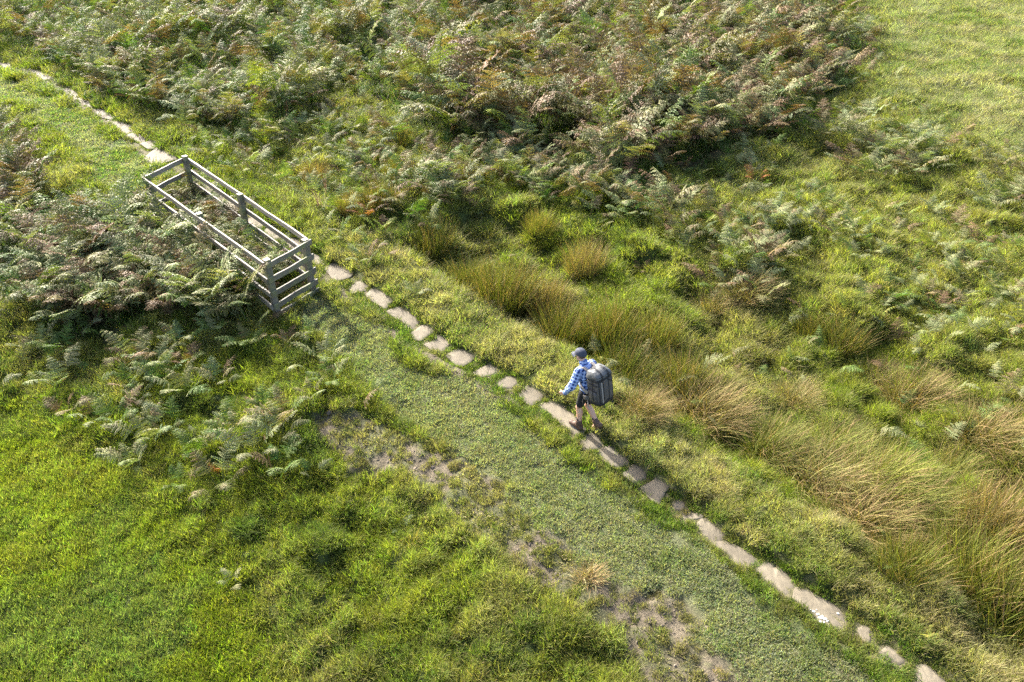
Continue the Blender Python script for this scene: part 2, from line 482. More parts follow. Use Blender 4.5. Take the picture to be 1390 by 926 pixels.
def smooth_outline(P, n=3, jit=0.02):
    """cut the corners of a traced outline a little and make it uneven, like worn stone"""
    Q = []
    k = len(P)
    for i in range(k):
        a, b, c = P[i - 1], P[i], P[(i + 1) % k]
        la, lc = np.linalg.norm(a - b), np.linalg.norm(c - b)
        ra, rc = min(0.05, 0.25 * la) / la, min(0.05, 0.25 * lc) / lc
        p0, p1 = b + (a - b) * ra, b + (c - b) * rc
        for t in np.linspace(0, 1, n):
            Q.append((1 - t) ** 2 * p0 + 2 * t * (1 - t) * b + t * t * p1)
        e = c + (b - c) * min(0.05, 0.25 * lc) / lc
        m = int(np.linalg.norm(e - p1) / 0.14)
        for j in range(1, m + 1):
            Q.append(p1 + (e - p1) * j / (m + 1))
    Q = np.array(Q)
    return Q + rng.normal(0, jit, Q.shape)

def build_path():
    # the trodden earth bed: a sheet a few millimetres above the ground
    s = np.arange(2.0, 62.0, 0.09)
    seg = np.linalg.norm(np.diff(PATH, axis=0), axis=1); cum = np.concatenate([[0], np.cumsum(seg)])
    s = s[s < cum[-1] - 0.1]
    cx, cy = np.interp(s, cum, PATH[:, 0]), np.interp(s, cum, PATH[:, 1])
    keep = cy < 60
    cx, cy = cx[keep], cy[keep]
    tx, ty = np.gradient(cx), np.gradient(cy); l = np.hypot(tx, ty); tx, ty = tx / l, ty / l
    nx, ny = ty, -tx
    V = []; nl = 9
    for j in range(nl):
        u = -1 + 2 * j / (nl - 1)
        w = 0.20 + 0.05 * fbm(cx * 1.0, cy * 1.0, 0.5, 51 + (u > 0))
        V.append(np.stack([cx + nx * w * u, cy + ny * w * u], -1))
    V = np.array(V).transpose(1, 0, 2)
    h = height(V[..., 0].ravel(), V[..., 1].ravel()).reshape(V.shape[:2]) + 0.010
    h[:, 0] -= 0.03; h[:, -1] -= 0.03
    co = np.concatenate([V, h[..., None]], -1).reshape(-1, 3)
    n = len(cx)
    i = np.arange(n - 1)[:, None] * nl + np.arange(nl - 1)[None, :]
    f = np.stack([i, i + nl, i + nl + 1, i + 1], -1).reshape(-1, 4)
    me = mesh_np('path', co, f); smooth(me)
    m, nt, out = new_mat('trodden_earth')
    L = nt.links.new
    tc = N(nt, 'ShaderNodeTexCoord')
    n1 = N(nt, 'ShaderNodeTexNoise', inp={'Scale': 14.0, 'Detail': 6.0, 'Roughness': 0.7}); L(tc.outputs['Object'], n1.inputs['Vector'])
    r = N(nt, 'ShaderNodeValToRGB'); L(n1.outputs[0], r.inputs[0])
    r.color_ramp.elements[0].position = 0.3; r.color_ramp.elements[0].color = (0.06, 0.06, 0.028, 1)
    r.color_ramp.elements[1].position = 0.72; r.color_ramp.elements[1].color = (0.15, 0.13, 0.08, 1)
    p = N(nt, 'ShaderNodeBsdfPrincipled', inp={'Roughness': 0.95, 'Specular IOR Level': 0.15}); L(r.outputs[0], p.inputs['Base Color'])
    b = N(nt, 'ShaderNodeBump', inp={'Strength': 0.8, 'Distance': 0.04}); L(n1.outputs[0], b.inputs['Height']); L(b.outputs[0], p.inputs['Normal'])
    L(p.outputs[0], out.inputs[0])
    path = link('path', me, m)
    tag(path, 'narrow footpath of worn gritstone slabs crossing the moor diagonally', 'path', kind='structure')
    sm = slab_mat()
    slabs = []
    for P in SLAB_W:
        c = P.mean(0)
        if (sd := np.cross(P[1] - P[0], P[2] - P[1])) < 0:
            P = P[::-1]
        P = c + (P - c) * (1.12 if c[1] < 19 else 1.25)
        Q = smooth_outline(P, 3, 0.008)
        c = Q.mean(0)
        zc = float(height(Q[:, 0], Q[:, 1]).mean())
        tilt = rng.normal(0, 0.012, 2)
        def top(q, dz): return (q[0], q[1], zc + 0.014 + dz + float((q - c) @ tilt))
        k = len(Q)
        vs = [(q[0], q[1], zc - 0.08) for q in c + (Q - c) * 1.0]
        vs += [top(q, -0.006) for q in Q]
        vs += [top(q, -0.001) for q in c + (Q - c) * 0.975]
        ring2 = c + (Q - c) * 0.6
        vs += [top(q, rng.normal(0.001, 0.003)) for q in ring2]
        vs.append(top(c, 0.001))
        fs = []
        for r_ in range(3):
            for i_ in range(k):
                a, b_ = r_ * k + i_, r_ * k + (i_ + 1) % k
                fs.append((a, b_, b_ + k, a + k))
        fs += [(3 * k + i_, 3 * k + (i_ + 1) % k, 4 * k) for i_ in range(k)]
        sme = mesh_np('slab', vs, fs)
        sme.polygons.foreach_set('use_smooth', np.arange(len(fs)) >= 2 * k)
        slabs.append(link('slab', sme, sm, path))
    # pale lichen on one slab near the lower right of the path
    lm, nt, out = new_mat('pale_lichen')
    p = N(nt, 'ShaderNodeBsdfPrincipled', inp={'Base Color': (0.45, 0.44, 0.40, 1), 'Roughness': 0.95}); nt.links.new(p.outputs[0], out.inputs[0])
    host = slabs[21]
    vs, fs = [], []
    for px, py, r_ in ((1110, 835, .05), (1115, 839, .075), (1119, 841, .055), (1104, 831, .045), (1113, 845, .045), (1118, 846, .03), (1123, 844, .025), (1100, 829, .02), (1137, 834, .03), (1108, 829, .02)):
        x, y, _ = W(px, py); x, y = float(x[0]), float(y[0])
        hit = host.data
        zt = max(v.co.z for v in hit.vertices)
        r_ *= 0.6; b0 = len(vs); k = 11
        rr = [r_ * (1 + 0.4 * random.uniform(-1, 1)) for _ in range(k)]
        for q in range(k):
            a = q / k * 6.283
            vs.append((x + rr[q] * math.cos(a), y + rr[q] * 0.8 * math.sin(a), zt - 0.006))
        for q in range(k):
            a = q / k * 6.283
            vs.append((x + rr[q] * .8 * math.cos(a), y + rr[q] * .64 * math.sin(a), zt + 0.003))
        fs += [(b0 + q, b0 + (q + 1) % k, b0 + k + (q + 1) % k, b0 + k + q) for q in range(k)]
        fs.append(tuple(b0 + k + q for q in range(k)))
    link('lichen_patch', mesh_np('lichen_patch', vs, fs), lm, host)
    return path

# ------------------------------------------------------------------ blades and leaves
def set_vary(me, vary):
    a = me.attributes.new('vary', 'FLOAT_COLOR', 'POINT')
    a.data.foreach_set('color', np.asarray(vary, np.float32).ravel())

def blade_mesh(name, n, radius, h0, h1, lean, curve, width, seed, segs=3, bias=(0, 0), spread_lean=1.0, flatten=1.0):
    """a tuft: n tapering bent blades. lean = start tilt, curve = extra bend to the tip, bias = common direction they lie towards"""
    g = np.random.default_rng(seed)
    vs, fs, vy = [], [], []
    for i in range(n):
        a = g.uniform(0, 6.283); r = radius * math.sqrt(g.uniform(0, 1))
        bx, by = r * math.cos(a), r * math.sin(a)
        ln = g.uniform(h0, h1) * (1.0 - 0.25 * (r / max(radius, 1e-6)) ** 2)
        az = math.atan2(by * spread_lean + bias[1] + g.normal(0, 0.35), bx * spread_lean + bias[0] + g.normal(0, 0.35)) if radius > 0 else a
        th = lean * g.uniform(0.3, 1.3) * (0.35 + 0.65 * r / max(radius, 1e-6))
        cu = curve * g.uniform(0.4, 1.4)
        w = width * g.uniform(0.7, 1.3)
        side = az + math.pi / 2 + g.normal(0, 0.7)
        sx, sy = math.cos(side) * w / 2, math.sin(side) * w / 2
        x, y, z = bx, by, -0.01
        rv, rb = g.uniform(), g.uniform()
        b0 = len(vs)
        for s in range(segs + 1):
            t = s / segs
            k = (1 - t ** 1.6)
            if s < segs:
                vs += [(x - sx * k, y - sy * k, z), (x + sx * k, y + sy * k, z)]
                vy += [(rv, t, rb, 1)] * 2
            else:
                vs.append((x, y, z)); vy.append((rv, 1, rb, 1))
            th2 = min(th + cu * (t ** 1.2), 2.0)
            d = ln / segs
            x += math.cos(az) * math.sin(th2) * d; y += math.sin(az) * math.sin(th2) * d; z += math.cos(th2) * d * flatten
        for s in range(segs - 1):
            q = b0 + 2 * s
            fs.append((q, q + 1, q + 3, q + 2))
        q = b0 + 2 * (segs - 1)
        fs.append((q, q + 1, q + 2))
    me = mesh_np(name, vs, fs)
    set_vary(me, vy)
    return me

def frond_mesh(name, seed, length=1.0, stem=0.42, lean=0.25, arch=1.35, pairs=12, width=0.40, lift=0.15, curl=0.25):
    """one bracken frond: bare stem, then a triangular blade of toothed leaflets, arching towards +X"""
    g = np.random.default_rng(seed)
    vs, fs, vy = [], [], []
    n = 26
    pts = []; x, y, z = 0.0, 0.0, 0.0
    sway = g.normal(0, 0.25)
    for i in range(n + 1):
        t = i / n
        th = lean + arch * sstep(0.12, 1.0, t)
        yaw = sway * t * t
        pts.append((np.array([x, y, z]), np.array([math.sin(th) * math.cos(yaw), math.sin(th) * math.sin(yaw), math.cos(th)])))
        d = length / n
        x += pts[-1][1][0] * d; y += pts[-1][1][1] * d; z += pts[-1][1][2] * d
    def at(t):
        f = t * n; i = min(int(f), n - 1); k = f - i
        p = pts[i][0] * (1 - k) + pts[i + 1][0] * k; d = pts[i][1] * (1 - k) + pts[i + 1][1] * k
        return p, d / np.linalg.norm(d)
    # stem: a three-sided tapering tube
    b0 = len(vs)
    m = 8
    for i in range(m + 1):
        p, d = at(i / m)
        s = np.array([-d[1], d[0], 0.0]); s = np.array([0.0, 1.0, 0.0]) if np.linalg.norm(s) < 1e-3 else s / np.linalg.norm(s)
        s = np.array([0., 1., 0.]); u = np.cross(d, s)
        r = 0.0055 * (1 - 0.75 * i / m)
        for q in range(3):
            a = q * 2.094
            vs.append(tuple(p + r * (math.cos(a) * s + math.sin(a) * u))); vy.append((0.75, 0.0, 0.5, 1))
    for i in range(m):
        for q in range(3):
            a, b = b0 + 3 * i + q, b0 + 3 * i + (q + 1) % 3
            fs.append((a, b, b + 3, a + 3))
    bl = length * (1 - stem)
    for j in range(pairs):
        f = j / (pairs - 1)
        t = stem + (1 - stem) * (1 - (1 - f) ** 1.35) * 0.985
        p, d = at(t)
        s0 = np.array([0., 1., 0.]); up = np.cross(d, s0); up /= np.linalg.norm(up)
        if up[2] < 0: up = -up
        L = bl * width * ((1 - f) ** 0.85 * 0.97 + 0.05) * g.uniform(0.85, 1.12)
        if j == 0: L *= 0.9
        f2 = (j + 1) / (pairs - 1)
        gap = length * (1 - stem) * abs((1 - max(0.0, 1 - f2)**1.35) - (1 - (1 - f) ** 1.35)) if j < pairs - 1 else 0.02
        gap = max(gap, 0.02)
        for sgn in (-1, 1):
            fw = 0.35 + 0.25 * f + g.normal(0, 0.08)
            out = sgn * s0 * math.cos(fw) + d * math.sin(fw)
            out = out + up * (lift + g.normal(0, 0.12)); out /= np.linalg.norm(out)
            rv, rb = g.uniform(), g.uniform()
            k = max(3, int(round(L / 0.036))); k = min(k, 9)
            prev = p.copy()
            dirv = out.copy(); step = L / k
            for q in range(k):
                u = q / k
                dirv = dirv - np.array([0, 0, 1]) * curl * g.uniform(0.6, 1.4) / k - up * 0.02
                dirv /= np.linalg.norm(dirv)
                side = np.cross(up, dirv); side /= np.linalg.norm(side)
                nxt = prev + dirv * step
                wl = min(0.30 * L, gap * 0.50) * (1 - u) ** 0.6 * g.uniform(0.8, 1.15) + 0.004
                for s2 in (-1, 1):
                    tip = prev + side * s2 * wl + dirv * step * 0.75 - up * 0.012 * g.uniform(0, 1.6)
                    b0 = len(vs)
                    vs += [tuple(prev), tuple(prev + side * s2 * wl * 0.55 + dirv * step * -0.02), tuple(tip), tuple(prev + side * s2 * wl * 0.40 + dirv * step * 0.95)]
                    tt = 0.25 + 0.75 * max(u, 0.6 * f)
                    vy += [(rv, tt * 0.8, rb, 1), (rv, tt, rb, 1), (rv, min(1, tt + .15), rb, 1), (rv, tt, rb, 1)]
                    fs.append((b0, b0 + 1, b0 + 2, b0 + 3) if s2 > 0 else (b0, b0 + 3, b0 + 2, b0 + 1))
                prev = nxt
            b0 = len(vs)
            vs += [tuple(prev - side * 0.006), tuple(prev + side * 0.006), tuple(prev + dirv * 0.02)]
            vy += [(rv, 0.9, rb, 1)] * 3
            fs.append((b0, b0 + 1, b0 + 2))
    me = mesh_np(name, vs, fs)
    set_vary(me, vy)
    return me

# scattering of what nobody could count: points carry rotation, size and tint; geometry nodes put a leaf or tuft on each
SRC = {}
def source(key, meshes, mat, name):
    c = bpy.data.collections.new(name)
    for i, me in enumerate(meshes):
        me.materials.clear(); me.materials.append(mat)
        o = bpy.data.objects.new('%s_%02d' % (name, i), me)
        c.objects.link(o)
    SRC[key] = (c, len(meshes))

def scatter(name, key, P, rot, scl, tint, idx, label, cat):
    coll, k = SRC[key]
    n = len(P)
    me = bpy.data.meshes.new(name)
    me.vertices.add(n); me.vertices.foreach_set('co', np.asarray(P, np.float32).ravel())
    me.attributes.new('turn', 'FLOAT_VECTOR', 'POINT').data.foreach_set('vector', np.asarray(rot, np.float32).ravel())
    me.attributes.new('size', 'FLOAT_VECTOR', 'POINT').data.foreach_set('vector', np.asarray(scl, np.float32).ravel())
    me.attributes.new('tint', 'FLOAT_COLOR', 'POINT').data.foreach_set('color', np.asarray(tint, np.float32).ravel())
    me.attributes.new('pick', 'INT', 'POINT').data.foreach_set('value', (np.asarray(idx) % k).astype(np.int32))
    me.update()
    o = link(name, me)
    tag(o, label, cat, kind='stuff')
    ng = bpy.data.node_groups.new(name, 'GeometryNodeTree')
    ng.interface.new_socket('Geometry', in_out='INPUT', socket_type='NodeSocketGeometry')
    ng.interface.new_socket('Geometry', in_out='OUTPUT', socket_type='NodeSocketGeometry')
    gi, go = ng.nodes.new('NodeGroupInput'), ng.nodes.new('NodeGroupOutput')
    ci = ng.nodes.new('GeometryNodeCollectionInfo'); ci.inputs['Collection'].default_value = coll
    ci.inputs['Separate Children'].default_value = True; ci.inputs['Reset Children'].default_value = True
    ip = ng.nodes.new('GeometryNodeInstanceOnPoints'); ip.inputs['Pick Instance'].default_value = True
    def named(t, nm):
        a = ng.nodes.new('GeometryNodeInputNamedAttribute'); a.data_type = t; a.inputs['Name'].default_value = nm
        return a.outputs[0]
    e = ng.nodes.new('FunctionNodeEulerToRotation')
    ng.links.new(named('FLOAT_VECTOR', 'turn'), e.inputs[0])
    ng.links.new(gi.outputs[0], ip.inputs['Points']); ng.links.new(ci.outputs[0], ip.inputs['Instance'])
    ng.links.new(named('INT', 'pick'), ip.inputs['Instance Index'])
    ng.links.new(e.outputs[0], ip.inputs['Rotation']); ng.links.new(named('FLOAT_VECTOR', 'size'), ip.inputs['Scale'])
    ng.links.new(ip.outputs[0], go.inputs[0])
    md = o.modifiers.new('scatter', 'NODES'); md.node_group = ng
    return o

def candidates(per_m2, y0=4.6, y1=62.0, fall=True, seed=1):
    """points over the ground in view, thinner with distance; k = how much each has to grow to make up for it"""
    g = np.random.default_rng(seed)
    ed = np.exp(np.linspace(math.log(y0), math.log(y1), 15))
    X, Y, K = [], [], []
    for a, b in zip(ed[:-1], ed[1:]):
        mid = 0.5 * (a + b)
        k = max(1.0, (mid / 10.0)) ** 0.75 if fall else 1.0
        dens = per_m2 / k ** 2
        hw = 0.60 * b + 3.9
        n = int((b - a) * 2 * hw * dens)
        X.append(g.uniform(-hw, hw, n)); Y.append(g.uniform(a, b, n)); K.append(np.full(n, k))
    return np.concatenate(X), np.concatenate(Y), np.concatenate(K)

# ------------------------------------------------------------------ build: setting
ground = build_ground()
path = build_path()

# ------------------------------------------------------------------ grass
GRASS_I = plant_mat('grass_blades', 'instance', transl=0.5, rough=0.6, spec=0.16, dry_col=(0.25, 0.215, 0.105), tipdry=0.14, tcol=(1.15, 1.3, 0.55))
source('short', [blade_mesh('short_tuft', 72, 0.10, 0.025, 0.075, 0.8, 0.8, 0.0105, 100 + i, 2) for i in range(5)], GRASS_I, 'short_tuft')
source('mid', [blade_mesh('mid_tuft', 72, 0.13, 0.08, 0.17, 0.5, 0.9, 0.0105, 120 + i, 3, bias=(0.12, 0)) for i in range(6)], GRASS_I, 'mid_tuft')
source('long', [blade_mesh('long_tuft', 72, 0.14, 0.17, 0.36, 0.5, 1.25, 0.0095, 140 + i, 4, bias=(0.10, 0)) for i in range(7)], GRASS_I, 'long_tuft')
source('leafy', [blade_mesh('leafy_tuft', 34, 0.14, 0.03, 0.08, 0.9, 0.8, 0.022, 160 + i, 2) for i in range(4)], GRASS_I, 'leafy_tuft')

def lerp(a, b, t):
    return a * (1 - t[:, None]) + np.array(b) * t[:, None]

def build_grass():
    acc = {k: {q: [] for q in ('short', 'mid', 'long', 'leafy')} for k in ('turf_grass', 'lawn_grass', 'rough_grass', 'verge_grass', 'bog_grass', 'meadow_grass')}
    g = np.random.default_rng(11)
    def add(kind, shape, m, x, y, k, z, h, tint, dry, s0, s1, yaw=None, zs=1.0):
        vr = 0.22 if kind == 'turf_grass' else 0.38
        if not m.any():
            return
        n = int(m.sum())
        s = g.uniform(s0, s1, n)
        kk = k[m]
        yawv = g.uniform(0, 6.283, n) if yaw is None else g.normal(0, 0.6, n) + (yaw[m] if hasattr(yaw, 'shape') else yaw)
        rot = np.stack([g.normal(0, 0.12, n), g.normal(0, 0.12, n), yawv], -1)
        scl = np.stack([s * kk, s * kk, s * zs * (0.6 + 0.4 * kk)], -1)
        tv = tint[m] * g.uniform(1 - vr, 1 + vr, (n, 1)) * (1 + g.normal(0, 0.06, (n, 3)))
        acc[kind][shape].append((np.stack([x[m], y[m], h[m]], -1), rot, scl, np.concatenate([np.clip(tv, 0.004, 1), np.clip(dry[m] + g.normal(0, 0.06, n), 0, 1)[:, None]], 1), g.integers(0, 1000, n)))
    for rnd, dens in ((0, 56), (1, 52), (2, 60)):
        x, y, k = candidates(dens, seed=60 + rnd)
        z = zones(x, y); h = height(x, y, z)
        on = slab_mask(x, y, 0.02 + 0.035 * k)
        u = g.uniform(0, 1, len(x))
        n1 = fbm(x, y, 1.7, 71); n2 = fbm(x, y, 0.55, 72); n3 = fbm(x, y, 5.0, 73)
        sd = z['sd']
        if rnd == 2:                                  # a last, dense sowing of the cropped and smooth grass only
            on = on | ((z['turf'] < 0.5) & (z['lawn'] < 0.6))
        ok = ~on & (u > z['bare'] * 0.86) & ~((z['path'] > 0.4) & (y > 20) & (u < 0.75))
        rest = ok.copy()
        # turf: short, grey-green
        m = rest & (z['turf'] > 0.5); rest &= ~m
        t = lerp(np.tile([0.19, 0.205, 0.12], (len(x), 1)), (0.14, 0.17, 0.07), sstep(-0.1, 0.7, n2))
        t = lerp(t, (0.08, 0.14, 0.02), np.where(y > 19, 0.75, 0) * sstep(-0.4, 0.3, n2 + n1))
        add('turf_grass', 'short', m, x, y, k, z, h, t, 0.22 + 0.12 * n1, 0.9, 1.35, zs=1.0)
        # fringe and path joints
        m = rest & ((z['fringe'] > 0.4) | (z['path'] > 0.5)); rest &= ~m
        t = lerp(np.tile([0.085, 0.125, 0.02], (len(x), 1)), (0.14, 0.145, 0.045), sstep(-0.2, 0.7, n2))
        add('verge_grass', 'mid', m, x, y, k, z, h, t, 0.06 + 0.1 * n1, 0.55, 1.0)
        # verge: longer, yellow-green, with straw tips
        m = rest & (z['verge'] > 0.4) & (y < 19); rest &= ~m
        t = lerp(np.tile([0.18, 0.19, 0.055], (len(x), 1)), (0.25, 0.225, 0.10), sstep(-0.1, 0.7, n2 + 0.4 * n1))
        t = lerp(t, (0.13, 0.165, 0.035), sstep(0.1, 0.7, -n2))
        add('verge_grass', 'mid', m & (u < 0.62), x, y, k, z, h, t, 0.2 + 0.2 * n1, 0.8, 1.3)
        add('verge_grass', 'long', m & (u >= 0.62), x, y, k, z, h, t, 0.28 + 0.2 * n1, 0.6, 1.0, yaw=-0.7)
        # lawn: bright smooth green swept to one side
        m = rest & (u < z['lawn'] * 1.1); rest &= ~m
        t = lerp(np.tile([0.145, 0.18, 0.016], (len(x), 1)), (0.175, 0.195, 0.03), sstep(-0.2, 0.6, n1))
        t = lerp(t, (0.125, 0.16, 0.04), sstep(0.15, 0.7, n3 * 0.6 - n1 * 0.7 + 0.2 * n2))
        add('lawn_grass', 'short', m & (u < 0.5 * z['lawn']), x, y, k, z, h, t, 0.02 + 0.05 * n2, 1.3, 1.9, zs=0.9)
        add('lawn_grass', 'mid', m & (u >= 0.5 * z['lawn']), x, y, k, z, h, t, 0.02 + 0.05 * n2, 0.75, 1.15, yaw=0.7 + 1.2 * n3)
        # bog: long tumbled grass
        m = rest & (z['bog'] > 0.4); rest &= ~m
        t = lerp(np.tile([0.14, 0.165, 0.022], (len(x), 1)), (0.185, 0.18, 0.055), sstep(-0.2, 0.6, n1 + 0.3 * n2))
        add('bog_grass', 'long', m & (u < 0.72), x, y, k, z, h, t, 0.12 + 0.15 * n1, 0.7, 1.15, yaw=-0.5 + 2 * n3)
        add('bog_grass', 'mid', m & (u >= 0.72), x, y, k, z, h, t, 0.12 + 0.1 * n1, 0.9, 1.4)
        # meadow: pale, tall, windblown
        m = rest & (u < z['meadow']); rest &= ~m
        t = lerp(np.tile([0.17, 0.185, 0.075], (len(x), 1)), (0.095, 0.14, 0.025), sstep(0.0, 0.7, n1 + 0.4 * n2))
        t = lerp(t, (0.24, 0.235, 0.125), sstep(0.0, 0.6, fbm(x, y, 1.3, 76)))
        add('meadow_grass', 'long', m, x, y, k, z, h, t, 0.2 + 0.15 * n1, 0.65, 0.95, yaw=-0.3 + n3)
        # under the bracken: sparse
        under = rest & (z['bank'] > 0.5)
        add('rough_grass', 'long', under & (u < 0.45), x, y, k, z, h, np.tile([0.06, 0.10, 0.018], (len(x), 1)), 0.15 + 0 * x, 0.6, 1.0)
        rest &= ~under
        # mud edge: low leafy moss and short tufts
        m = rest & (z['mud'] > 0.4); rest &= ~m
        t = lerp(np.tile([0.165, 0.15, 0.07], (len(x), 1)), (0.115, 0.125, 0.035), sstep(-0.3, 0.5, n2))
        add('rough_grass', 'leafy', m & (u < 0.45), x, y, k, z, h, t, 0.25 + 0.2 * n1, 0.7, 1.1)
        add('rough_grass', 'mid', m & (u >= 0.45), x, y, k, z, h, t, 0.2 + 0.2 * n1, 0.4, 0.75)
        # everything else: hummocky rough grass
        m = rest
        right = sstep(-2, 2, x - 0.2 * y + 0) * (sd < 0)
        t = lerp(np.tile([0.14, 0.165, 0.024], (len(x), 1)), (0.18, 0.185, 0.05), sstep(-0.3, 0.6, n1))
        t = lerp(t, (0.085, 0.115, 0.022), sstep(0.0, 0.7, -n2))
        t = lerp(t, (0.20, 0.205, 0.05), 0.75 * right)
        clump = fbm(x, y, 0.6, 78, 2)
        uu = u - 0.35 * np.clip(clump, -1, 1) - 0.12 * right
        add('rough_grass', 'mid', m & (uu >= 0.45), x, y, k, z, h, t, 0.06 + 0.14 * n1, 0.9, 1.45, yaw=None)
        add('rough_grass', 'long', m & (uu < 0.45), x, y, k, z, h, t * 1.08, 0.08 + 0.16 * n1 + 0.1 * right, 0.6, 1.05, yaw=0.8 * n3 + 3 * n1)
        add('rough_grass', 'leafy', m & (u >= 0.93), x, y, k, z, h, t, 0.1 + 0.16 * n1, 0.6, 1.0)
    # tufts crowding over the slab edges
    ex, ey = [], []
    for P in SLAB_W:
        c = P.mean(0)
        for i in range(len(P)):
            a, b = P[i], P[(i + 1) % len(P)]
            for q in range(max(1, int(np.linalg.norm(b - a) / 0.04))):
                e = a + (b - a) * g.uniform()
                if fbm(np.array([e[0]]), np.array([e[1]]), 0.25, 79)[0] > -0.35:
                    d = (e - c) / np.linalg.norm(e - c)
                    o_ = g.uniform(0.05, 0.13)
                    ex.append(e[0] + d[0] * o_); ey.append(e[1] + d[1] * o_)
    x, y = np.array(ex), np.array(ey)
    keep = ~slab_mask(x, y, 0.02); x, y = x[keep], y[keep]
    z = zones(x, y); h = height(x, y, z)
    t = lerp(np.tile([0.10, 0.14, 0.022], (len(x), 1)), (0.17, 0.17, 0.06), sstep(-0.2, 0.7, fbm(x, y, 0.5, 72)))
    m = np.ones(len(x), bool)
    add('verge_grass', 'mid', m, x, y, np.ones(len(x)), z, h, t, 0.08 + 0 * x, 0.3, 0.7)
    words = {'turf_grass': 'short grey-green trodden turf in a band beside the path', 'lawn_grass': 'smooth bright green grass in the lower left corner of the photo',
             'rough_grass': 'rough hummocky green grass between the bracken patches', 'verge_grass': 'yellow-green grass verge growing along and between the slabs',
             'bog_grass': 'long tumbled green grass around the rush tussocks', 'meadow_grass': 'pale windblown meadow grass in the upper right of the photo'}
    for kind, d in acc.items():
        objs = []
        for shape, parts in d.items():
            if not parts:
                continue
            P, r, s, t, i = [np.concatenate(q) for q in zip(*parts)]
            o = scatter(kind, shape, P, r, s, t, i, None, None)
            objs.append(o)
            print(kind, shape, len(P))
        root = objs[0]
        tag(root, words[kind], 'grass')
        for o in objs[1:]:
            o.parent = root
            o.name = {'short': 'short_tufts', 'mid': 'middling_tufts', 'long': 'long_tufts', 'leafy': 'leafy_tufts'}[o.modifiers[0].node_group.nodes['Collection Info'].inputs[0].default_value.name.split('_')[0]]

build_grass()

# ------------------------------------------------------------------ bracken
FROND_O = plant_mat('bracken_frond', 'object', transl=0.22, rough=0.58, spec=0.14, dry_col=(0.13, 0.08, 0.042), tipdry=0.08, tcol=(1.2, 1.35, 0.45))
FROND_I = plant_mat('bracken_frond_far', 'instance', transl=0.22, rough=0.58, spec=0.14, dry_col=(0.13, 0.08, 0.042), tipdry=0.08, tcol=(1.2, 1.35, 0.45))
FRONDS = []
for i in range(12):
    g_ = np.random.default_rng(300 + i)
    FRONDS.append(dict(seed=300 + i, length=1.0, stem=g_.uniform(0.36, 0.5), lean=g_.uniform(0.05, 0.35), arch=g_.uniform(0.7, 1.4), pairs=int(g_.integers(8, 11)),
                       width=g_.uniform(0.40, 0.50), lift=g_.uniform(0.0, 0.3), curl=g_.uniform(0.15, 0.9)))
FROND_ME = [frond_mesh('frond', **k) for k in FRONDS]
for me in FROND_ME:
    me.materials.append(FROND_O)
source('frond', [me.copy() for me in FROND_ME], FROND_I, 'bracken_frond')

PAL = {  # albedo and how much of it has withered
    'silvery': ((0.16, 0.175, 0.078), 0.015), 'green': ((0.085, 0.125, 0.028), 0.02), 'yellowing': ((0.155, 0.175, 0.03), 0.08),
    'olive': ((0.12, 0.118, 0.045), 0.14), 'tan': ((0.16, 0.122, 0.066), 0.25), 'brown': ((0.12, 0.076, 0.042), 0.5), 'rusty': ((0.24, 0.105, 0.03), 0.0)}

def pick(mix):
    ks = list(mix); w = np.array([mix[k] for k in ks], float)
    return ks[int(rng.choice(len(ks), p=w / w.sum()))]

def frond_set(n, size, kind, mixin=0.3):
    """offset, turn, size and colour for the fronds of one plant"""
    out = []
    a0 = rng.uniform(0, 6.28)
    for i in range(n):
        a = a0 + i * 6.283 / n + rng.normal(0, 0.35)
        r = rng.uniform(0.02, 0.16) * size
        kd = kind
        if rng.uniform() < mixin:
            kd = pick({'silvery': 2, 'green': 1.5, 'olive': 1, 'brown': 0.6 if kind != 'green' else 0.3, 'tan': 0.5})
        c, dry = PAL[kd]
        c = np.array(c) * rng.uniform(0.8, 1.2) * (1 + rng.normal(0, 0.06, 3))
        out.append((int(rng.integers(0, 12)), r * math.cos(a), r * math.sin(a), a, size * rng.uniform(0.72, 1.12), (*np.clip(c, 0.01, 1), float(np.clip(dry + rng.normal(0, 0.08), 0, 1)))))
    return out

def fern(x, y, n, size, kind, label, group=None, mixin=0.3):
    zz = float(height(np.array([x]), np.array([y]))[0])
    root = empty('bracken_fern', (x, y, zz - 0.02))
    tag(root, label, 'fern', group)
    for (v, ox, oy, a, s, c) in frond_set(n, size, kind, mixin):
        o = bpy.data.objects.new('frond', FROND_ME[v])
        COL.objects.link(o)
        o.parent = root
        o.location = (ox, oy, 0)
        o.rotation_euler = (rng.normal(0, 0.10), rng.normal(0, 0.10), a)
        o.scale = (s, s, s * rng.uniform(0.85, 1.15))
        o.color = c
    return root

